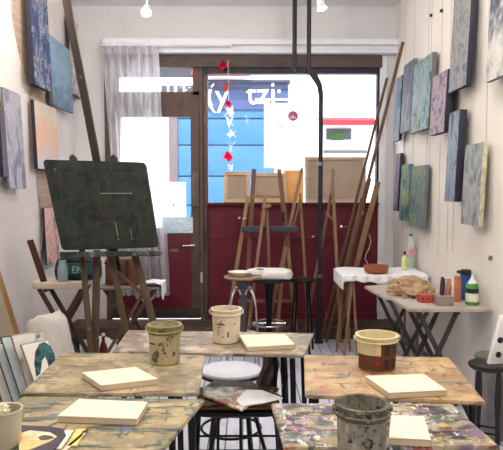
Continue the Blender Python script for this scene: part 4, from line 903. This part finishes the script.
# bottles at the wall
wp = clear('clear_plastic', (214, 226, 226), .45, .1); 
wy_ = fy1-.1; w_ = at(415, 274, Y=wy_)
wby = fy1-.06; wbx = min(at(414, 270, Y=wby).x, R-.06); 
t = thing('water_bottle', 'clear plastic water bottle with blue cap standing against the right wall', 'bottle', (wbx, wby, Z3+.016))
part('bottle_body', MB().lathe((wbx, wby, Z3+.016), [(0, 0), (.03, 0), (.036, .008), (.036, .06), (.033, .075), (.036, .09), (.036, .19), (.03, .22), (.014, .25), (.013, .27), (0, .27)], 24), wp, t)
part('cap', MB().lathe((wbx, wby, Z3+.287), [(0, 0), (.015, 0), (.015, .02), (0, .022)], 16), plain('cap_blue', (70, 90, 150), .4), t)
part('bottle_label', MB().lathe((wbx, wby, Z3+.13), [(.0368, 0), (.0368, .05)], 24, cap=False), plain('label_pink', (222, 160, 170), .5), t)
part('water', MB().lathe((wbx, wby, Z3+.02), [(0, 0), (.033, .002), (.033, .085), (0, .085)], 24), plain('greenish_liquid', (190, 216, 150), .2), t)
sby = fy1-.16; sbx = at(404.5, 270, Y=sby).x
t = thing('yellow_bottle', 'small yellow green bottle with dark cap left of the water bottle', 'bottle', (sbx, sby, Z3+.016))
part('bottle_body', MB().lathe((sbx, sby, Z3+.016), [(0, 0), (.022, 0), (.025, .006), (.025, .09), (.01, .12), (0, .12)], 20), plain('yellow_green_plastic', (214, 222, 150), .3), t)
part('cap', MB().lathe((sbx, sby, Z3+.136), [(0, 0), (.011, 0), (.010, .03), (0, .03)], 14), hookm, t)
# items on the near side table
def N_(px, py, dz=0): return at(px, py, Z=Z1+dz)
p = N_(428, 303)
t = thing('red_box', 'small terracotta red box with holes on the near side table', 'box', (p.x, p.y+.035, Z1))
part('box_body', MB().box(p.x-.052, p.x+.052, p.y, p.y+.075, Z1+.001, Z1+.05, .004), plain('brick_red', (176, 78, 62), .5), t)
for k in range(3): part('hole', MB().lathe((p.x-.03+.03*k, p.y+.0005, Z1+.026), [(0, 0), (.006, 0), (.006, .001), (0, .001)], 10, axis=(0, -1, 0)), plain('hole_dark', (70, 26, 22), .7), t)
p = N_(446, 306)
tub = plain('smoky_plastic', (140, 132, 124), .3, var=.15)
t = thing('plastic_box', 'smoky plastic box of brushes and paint tubes on the side table', 'box', (p.x, p.y+.04, Z1))
bx0, bx1, by0, by1 = p.x-.052, p.x+.048, p.y+.0, p.y+.085
part('box_body', MB().box(bx0, bx1, by0, by1, Z1+.001, Z1+.06, .005), tub, t)
part('rim', MB().tube([(bx0, by0, Z1+.06), (bx1, by0, Z1+.06), (bx1, by1, Z1+.06), (bx0, by1, Z1+.06)], .004, 8, closed=True), plain('rim_pale', (176, 168, 156), .4), t)
random.seed(3)
tc_ = [(206, 150, 130), (150, 90, 80), (60, 44, 50), (226, 206, 190), (90, 60, 56), (180, 120, 100), (44, 40, 60), (200, 180, 160)]
for k in range(14):
    xx = bx0+.012+random.random()*(bx1-bx0-.024); yy_ = by0+.015+random.random()*(by1-by0-.03); hh = .05+random.random()*.06; lx = (random.random()-.35)*.06
    o_ = solo('paint_tube', MB().tube([(xx, yy_, Z1+.062), (xx+lx*.6, yy_+.004, Z1+.062+hh*.6), (xx+lx, yy_+.008, Z1+.062+hh)], [.009, .013, .009], 8), plain('tube_%d' % (k % 8), tc_[k % 8], .4), 'paint tube poking out of the smoky plastic box', 'paint tube', 'paint tubes crammed in the plastic box')
p = N_(462, 303)
solo('orange_tube', MB().lathe((p.x-.012, p.y+.05, Z1+.001), [(0, 0), (.02, 0), (.022, .01), (.022, .1), (.02, .13), (.021, .16), (0, .16)], 16), plain('flesh_orange', (196, 120, 90), .5, var=.15), 'tall orange brown tube between plastic box and blue bottle', 'tube')
p = N_(470, 302)
t = thing('blue_bottle', 'blue bottle with black lid standing behind the green bottle', 'bottle', (p.x, p.y+.09, Z1+.001))
part('bottle_body', MB().box(p.x-.032, p.x+.032, p.y+.06, p.y+.11, Z1+.001, Z1+.165, .01), plain('cobalt_blue', (40, 84, 150), .4), t)
part('lid', MB().lathe((p.x, p.y+.085, Z1+.164), [(0, 0), (.034, 0), (.036, .006), (.034, .024), (.028, .03), (0, .032)], 18).box(p.x-.055, p.x-.02, p.y+.07, p.y+.1, Z1+.17, Z1+.188, .004), plain('lid_navy', (34, 36, 52), .4), t)
p = N_(474, 306)
t = thing('green_bottle', 'green paint bottle with white nozzle and label on side table', 'bottle', (p.x, p.y+.035, Z1+.001))
gc = (p.x, p.y+.036, Z1+.001)
part('bottle_body', MB().lathe(gc, [(0, 0), (.034, 0), (.038, .006), (.038, .118), (.032, .132), (0, .134)], 28), plain('paint_green', (76, 150, 70), .35), t)
part('bottle_label', MB().lathe((gc[0], gc[1], Z1+.024), [(.0386, 0), (.0386, .05)], 28, cap=False), plain('label_cream', (220, 226, 206), .5), t)
part('bottle_band', MB().lathe((gc[0], gc[1], Z1+.078), [(.0387, 0), (.0387, .026)], 28, cap=False), plain('label_black', (40, 38, 44), .6), t)
part('nozzle', MB().lathe((gc[0], gc[1], Z1+.134), [(0, 0), (.026, 0), (.022, .012), (.01, .03), (.004, .05), (0, .05)], 20), plain('nozzle_white', (230, 232, 226), .35), t)
a, b, c_ = N_(399, 298), N_(411, 299), N_(421, 300)
a = V((max(a.x, n1.x+.01), min(a.y, ny1-.012), Z1)); 
t = thing('palette_knife', 'dark-handled palette knife lying beside the red box', 'tool', (b.x, b.y-.01, Z1))
part('blade', MB().beam((a.x+.01, b.y-.008, Z1+.008), (b.x, b.y-.012, Z1+.008), .006, .003, (0, 0, 1)), steel, t)
part('handle', MB().tube([(b.x, b.y-.012, Z1+.009), (b.x+.02, b.y-.014, Z1+.01), (c_.x-.035, b.y-.018, Z1+.009)], [.005, .008, .006], 10), hookm, t)

# ---------------- black round stool at the right with dotted panel
ss = at(489, 363.5, Z=.51); sx0 = min(ss.x, R-.112); sy0 = ss.y
t = thing('side_stool', 'glossy black round stool at the right edge beside the wall', 'stool', (sx0, sy0, 0))
part('seat', MB().lathe((sx0, sy0, .485), [(0, 0), (.09, 0), (.1, .008), (.103, .018), (.1, .026), (.09, .028), (0, .025)], 40), plain('black_gloss', (34, 34, 38), .25), t)
for k in range(4):
    an = math.radians(200+k*90); ca, sa = math.cos(an), math.sin(an)
    part('leg', MB().tube([(sx0+.068*ca, sy0+.068*sa, .49-.49*j/6) for j in range(7)], [.008, .013, .016, .012, .009, .011, .008], 12), plain('black_gloss', (34, 34, 38), .25), t)
part('stretcher', MB().tube([(sx0+.068*math.cos(math.radians(200+90*k)), sy0+.068*math.sin(math.radians(200+90*k)), .16) for k in range(4)], .006, 8, closed=True), plain('black_gloss', (34, 34, 38), .25), t)
pa = at(489.5, 361, Y=sy0); 
t = thing('dotted_panel', 'white block with large black dots standing on the black side stool', 'block', (sx0+.055, sy0, .513))
o0 = V((sx0-.012, sy0-.03, .5125)); u = V((.075, .012, 0)); v = V((.06, 0, .25)); n = u.cross(v).normalized()
part('block_body', MB().slab(o0, u, v, V((0, .035, 0)), .004), plain('block_white', (232, 230, 228), .4, var=.02), t)
for (uu, vv) in ((.5, .2), (.35, .5), (.62, .78), (.85, .45)):
    part('black_dot', MB().lathe(o0+u*uu+v*vv+n*.0, [(0, 0), (.016, 0), (.016, .0015), (0, .0015)], 16, axis=n), hookm, t)
gb = V((min(at(497, 400, Y=sy0+.3).x, R-.09), sy0+.3, 0))
t = thing('grey_bin', 'plain grey upright bin behind the black side stool', 'bin', tuple(gb))
part('bin_body', MB().lathe(gb, [(0, 0), (.078, 0), (.08, .005), (.082, .43), (.084, .435), (.084, .46), (.076, .46), (.076, .41), (0, .41)], 32), plain('bin_grey', (132, 130, 128), .4, .3), t)
part('bin_lid', MB().lathe(gb+V((0, 0, .461)), [(0, 0), (.086, 0), (.086, .012), (.05, .025), (0, .028)], 32), plain('bin_lid_grey', (116, 114, 112), .4, .3), t)

# ================================================================== LEFT SIDE
dkleg = plain('dark_brown_slat', (78, 58, 50), .6)
ly = 4.45
Zt = at(55, 284, Y=ly-.12).z
lx0 = max(at(30, 284, Y=ly-.12).x, L+.02); lx1 = at(84, 284, Y=ly-.12).x
t = thing('folding_side_table', 'cream-topped folding table with crossed brown legs by the left wall', 'table', ((lx0+lx1)/2, ly, 0))
tp = rounded([V((lx0, ly-.13, Zt-.035)), V((lx1, ly-.13, Zt-.035)), V((lx1, ly+.15, Zt-.035)), V((lx0, ly+.15, Zt-.035))], .05)
part('tabletop', MB().prism(tp, (0, 0, .045), .01), plain('cream_top', (214, 202, 184), .5, var=.05), t)
for yy in (ly-.1, ly+.1):
    for p, q in (((39, 290), (76, 352)), ((82, 290), (52, 340))):
        a = at(*p, Y=ly-.1); b = at(*q, Y=ly-.1); fl_ = to_floor(V((a.x, yy, Zt-.035)), V((b.x, yy, b.z)))
        yo = 0 if p[0] < 60 else .018
        part('leg', MB().beam((a.x, yy+yo, Zt-.034), (min(fl_.x, 0), fl_.y+yo, 0), .032, .015, (1, 0, 0), .002), dkleg, t)
part('rail', MB().beam((at(45, 290, Y=ly-.1).x, ly-.1, Zt-.05), (at(45, 290, Y=ly-.1).x, ly+.11, Zt-.05), .02, .02, (0, 0, 1)), dkleg, t)
# leaning slat on it
a = at(30, 240, Y=ly-.17); b = at(44, 281, Y=ly-.08); b.z = Zt+.011
a.x = max(a.x, L+.02)
solo('wooden_plank', MB().beam(a, b, .045, .012, (1, 0, 0), .002), plain('slat_brown', (84, 56, 48), .6), 'short dark brown plank leaning against the left wall on the cream table', 'plank')
# glass jar with turquoise water
j = at(63, 281, Y=ly-.06)
t = thing('glass_jar', 'glass jar of turquoise water standing on the cream folding table', 'jar', (j.x, ly-.06, Zt+.011))
jm = clear('jar_glass', (196, 220, 224), .35, .05)
part('jar_body', MB().lathe((j.x, ly-.06, Zt+.011), [(0, 0), (.034, 0), (.038, .006), (.038, .1), (.03, .12), (.027, .13), (.027, .15), (.024, .15), (.024, .12), (.034, .1), (.034, .01), (0, .008)], 28), jm, t)
part('water', MB().lathe((j.x, ly-.06, Zt+.02), [(0, 0), (.0335, 0), (.0335, .055), (0, .055)], 28), plain('turquoise_water', (70, 140, 150), .15), t)
# dark bag with lettering
bgc = at(82, 281, Y=ly+.04)
t = thing('dark_bag', 'black bag with turquoise band and white letters EN behind the jar', 'bag', (bgc.x-.02, ly+.05, Zt+.011))
part('bag_body', MB().blob((bgc.x-.03, ly+.055, Zt+.0115), .17, .085, .17, 4, .15, 1.5, 4, pw=.7), plain('bag_black', (30, 36, 46), .5, var=.3), t)
a = at(70, 274, Y=ly-.036)
part('turquoise_band', MB().box(a.x-.03, a.x+.17, ly-.034, ly-.015, a.z-.005, a.z+.075, .006), plain('band_turquoise', (56, 92, 106), .5, var=.2), t)
part('lettering', MB().text('EN', (a.x+.01, ly-.0355, a.z+.006), (1, 0, 0), (0, 0, 1), .07, .003), plain('letter_pale_blue', (168, 206, 212), .5), t)
# second folding table behind the easel with brown bag
hy2 = 5.1
q0 = at(98, 287, Y=hy2-.12); q1 = at(160, 287, Y=hy2-.12)
xtable('grey-topped folding table behind the studio easel near the curtain', q0.x, q1.x, hy2-.14, hy2+.14, q0.z, plain('top_grey', (128, 126, 124), .6), dkleg, lw=.03)
g = at(127, 284, Y=hy2)
t = thing('brown_case', 'brown leather case on the folding table behind the studio easel', 'case', (g.x, hy2, q0.z))
part('case_body', MB().box(g.x-.17, g.x+.10, hy2-.06, hy2+.07, q0.z+.001, q0.z+.22, .02), plain('case_leather', (98, 62, 50), .5, var=.15), t)
part('case_strap', MB().box(g.x-.1, g.x-.07, hy2-.066, hy2-.058, q0.z+.01, q0.z+.21, .002).box(g.x+.0, g.x+.03, hy2-.066, hy2-.058, q0.z+.01, q0.z+.21, .002), plain('strap_dark', (66, 42, 36), .5), t)
def towel(u, v):
    x = q1.x-.16+.2*u; 
    if u < .75: z = q0.z+.004+.02*math.sin(u*3.1)+.008*noise.noise(V((u*6, v*6, 0)))+.004; xx = x
    else: z = q0.z+.012-(u-.75)*.45-.02*math.sin(v*5); xx = q1.x-.01+.03+.01*math.sin(v*9)
    return V((xx, hy2-.15+.2*v, z+.012))
ct = solo('white_towel', MB().grid(26, 18, towel), plain('cloth_white', (238, 238, 242), .8), 'small white cloth hanging off the grey folding table by the curtain', 'cloth')
ct.modifiers.new('thick', 'SOLIDIFY').thickness = .004
# clutter on the floor under it
def fl(px, py): return at(px, py, Z=0)
g = at(99, 340, Y=4.8); solo('white_sack', MB().blob((g.x+.02, 4.78, 0), .14, .08, .26, 8, .3, 2, 4), plain('sack_white', (222, 220, 218), .7), 'crumpled white sack on the floor under the studio easel', 'sack')
g = at(138, 343, Y=4.7); solo('white_sack', MB().blob((g.x, 4.68, 0), .12, .09, .2, 12, .3, 2, 4), plain('sack_white', (222, 220, 218), .7), 'smaller white sack on the floor right of the easel legs', 'sack')
g = at(76, 343, Y=4.85); solo('black_sack', MB().blob((g.x-.06, 4.82, 0), .1, .08, .3, 15, .3, 2, 4), plain('sack_black', (32, 30, 34), .6), 'black sack on the floor below the cream folding table', 'sack')
g = at(103, 325, Y=4.55); 
t = thing('red_bottle', 'dark red bottle with white cap standing on the floor under the easel', 'bottle', (g.x, 4.55, 0));
part('bottle_body', MB().lathe((g.x, 4.55, 0), [(0, 0), (.03, 0), (.034, .006), (.034, .2), (.028, .24), (.012, .28), (.012, .32), (0, .32)], 20), plain('wine_red', (86, 24, 30), .3), t)
part('cap', MB().lathe((g.x, 4.55, .32), [(0, 0), (.014, 0), (.014, .02), (0, .02)], 14), lamp_w, t)
# big white plastic bag
g = at(42, 345, Y=4.08)
solo('plastic_bag', MB().blob((max(g.x, L+.2), 4.2, 0), .19, .085, .56, 21, .16, 1.3, 4, pw=.85), plain('bag_milky', (226, 222, 218), .5, var=.04), 'large white plastic bag behind the leaning canvases on the left', 'bag')
# big canvas leaning on left wall
def leaning(name, label, bl, br, tl_, th, face, edge, cat='canvas', group=None, rim=.012):
    bl, br, tl_ = V(bl), V(br), V(tl_); u = br-bl; v = tl_-bl; n = u.cross(v).normalized()
    t = thing(name, label, cat, tuple((bl+br)/2), group=group)
    part('canvas_edge', MB().slab(bl, u, v, -n*th, .002), edge, t)
    part('painted_face', MB().slab(bl+u*rim+v*rim*.8+n*.0002, u*(1-2*rim), v*(1-1.6*rim), n*.0012), face, t)
    return t
a = at(21, 328, X=L+.2); y_n = 2.0
goldm = plain('gilt_edge', (140, 102, 58), .45, var=.15)
z_t = at(0, 258, X=L+.05).z
fa = V((L+.31, 2.9, .0)); fb = V((L+.31, a.y+.02, .0))
leaning('framed_canvas', 'big beige canvas with gilt edge leaning on the left wall at the photo edge', fa, fb, fa+V((-.27, 0, .95)), .02, plain('beige_canvas', (150, 136, 114), .7, var=.05), goldm, rim=.07)
# canvases stacked in front of the wall, leaning; q = pixel corners bl, br, tl
def lean_px(label, bl, br, tl_, Yb, dY, face, edge, th=.02):
    A = at(*bl, Y=Yb); Bq = at(*br, Y=Yb+dY); T = at(*tl_, Y=Yb+.05)
    v = T-A; k = -A.z/v.z   # run the lower edge down to the floor
    A2 = A+v*k; B2 = Bq+v*k; dzz = B2.z; B2 = V((B2.x, B2.y, 0)); A2.z = 0
    w = T-A2
    return leaning('leaning_canvas', label, A2, B2, A2+w, th, face, edge, group='canvases leaning at the left')
cwh = plain('canvas_offwhite', (222, 216, 204), .6, var=.03); cte = stained('canvas_teal_pale', (196, 206, 204), [((90, 130, 140), 6, .55, G1, 3, .1)], .5)
edk = stained('edge_flecked_teal', (48, 80, 86), [((190, 196, 190), 30, .6, G1, 2, .05)], .6); ecr = stained('edge_flecked_cream', (156, 146, 130), [((110, 100, 90), 40, .66, G1, 2, .04)], .6)
fc = lean_px('front canvas with dark teal arch painting, leaning at the left', (34, 381), (60, 366), (21, 344), 3.00, .10, cwh, ecr)
A = at(34, 381, Y=2.60)
# the arch: an upside-down U brushed in dark teal
def archpts():
    out = [(36, 377), (34, 364), (35, 352), (39, 344), (44, 342), (50, 346), (54, 354), (56, 364)]
    inn = [(49, 369), (47, 361), (45, 357), (42, 360), (41, 368), (40, 374)]
    return out+inn
tf = fc.children[1] if fc.children[1].name.startswith('painted') else fc.children[0]
FM = tf.data; inv = ROOTM[fc.name].inverted(); vs = [inv @ v.co for v in FM.vertices]
n_ = (vs[1]-vs[0]).cross(vs[3]-vs[0])
# plane of the canvas
bl0 = V((0, 0, 0))
cs = fc.children[0].data
Apx = at(34, 381, Y=3.00); Bpx = at(60, 366, Y=3.10); Tpx = at(21, 344, Y=3.05); vv_ = Tpx-Apx; kk = -Apx.z/vv_.z
A2 = Apx+vv_*kk; B2 = Bpx+vv_*kk; B2.z = 0; A2.z = 0; nn = (B2-A2).cross(Tpx-A2).normalized()
def onplane(px, py):
    d = at(px, py, Y=5)-CAM; t_ = (A2-CAM).dot(nn)/d.dot(nn); return CAM+d*t_+nn*.0018
part('painted_arch', MB().prism([onplane(*q) for q in archpts()], nn*.0015), painting('arch_teal', [(20, 30, 44), (30, 60, 70), (60, 110, 110), (24, 34, 50)], 9, G1, 4), fc, 'dark teal arch shape')
lean_px('cream canvas just behind the arch painting with a dark sketch corner', (28, 388), (58, 372), (11, 335), 3.07, .10, stained('canvas_grey_sketch', (206, 204, 198), [((80, 88, 98), 7, .52, G1, 6, .08)], .5), ecr)
lean_px('pale teal canvas third in the leaning row', (21, 397), (52, 378), (1, 337), 3.14, .10, cte, edk)
lean_px('narrow teal-edged canvas fourth in the leaning row', (13, 402), (44, 384), (-6, 344), 3.21, .10, cte, edk)
lean_px('dark-edged canvas fifth in the leaning row by the photo edge', (5, 410), (36, 390), (-14, 352), 3.28, .1, cwh, edge_dark)

# ================================================================== WORLD, LIGHT, CAMERA
w = bpy.data.worlds.new('sky'); SC.world = w; w.use_nodes = True
bg = w.node_tree.nodes['Background']; bg.inputs[0].default_value = (.86, .93, 1, 1); bg.inputs[1].default_value = 4.2
sd = bpy.data.lights.new('sun', 'SUN'); sd.energy = 7.0; sd.angle = .02; sd.color = (1, .97, .92)
so = bpy.data.objects.new('sun', sd); COL.objects.link(so); so.rotation_euler = (math.radians(42), 0, math.radians(-15)); so.location = (0, 0, 8)
cam = bpy.data.cameras.new('camera'); co = bpy.data.objects.new('camera', cam); COL.objects.link(co)
cam.sensor_fit = 'HORIZONTAL'; cam.sensor_width = 36; cam.lens = 36*F/IW; cam.clip_start = .05; cam.clip_end = 100
co.location = CAM; co.rotation_euler = (math.pi/2-PIT, 0, YAW)
SC.camera = co
SC.view_settings.view_transform = 'Standard'; SC.view_settings.look = 'None'; SC.view_settings.gamma = 1; SC.view_settings.exposure = 0
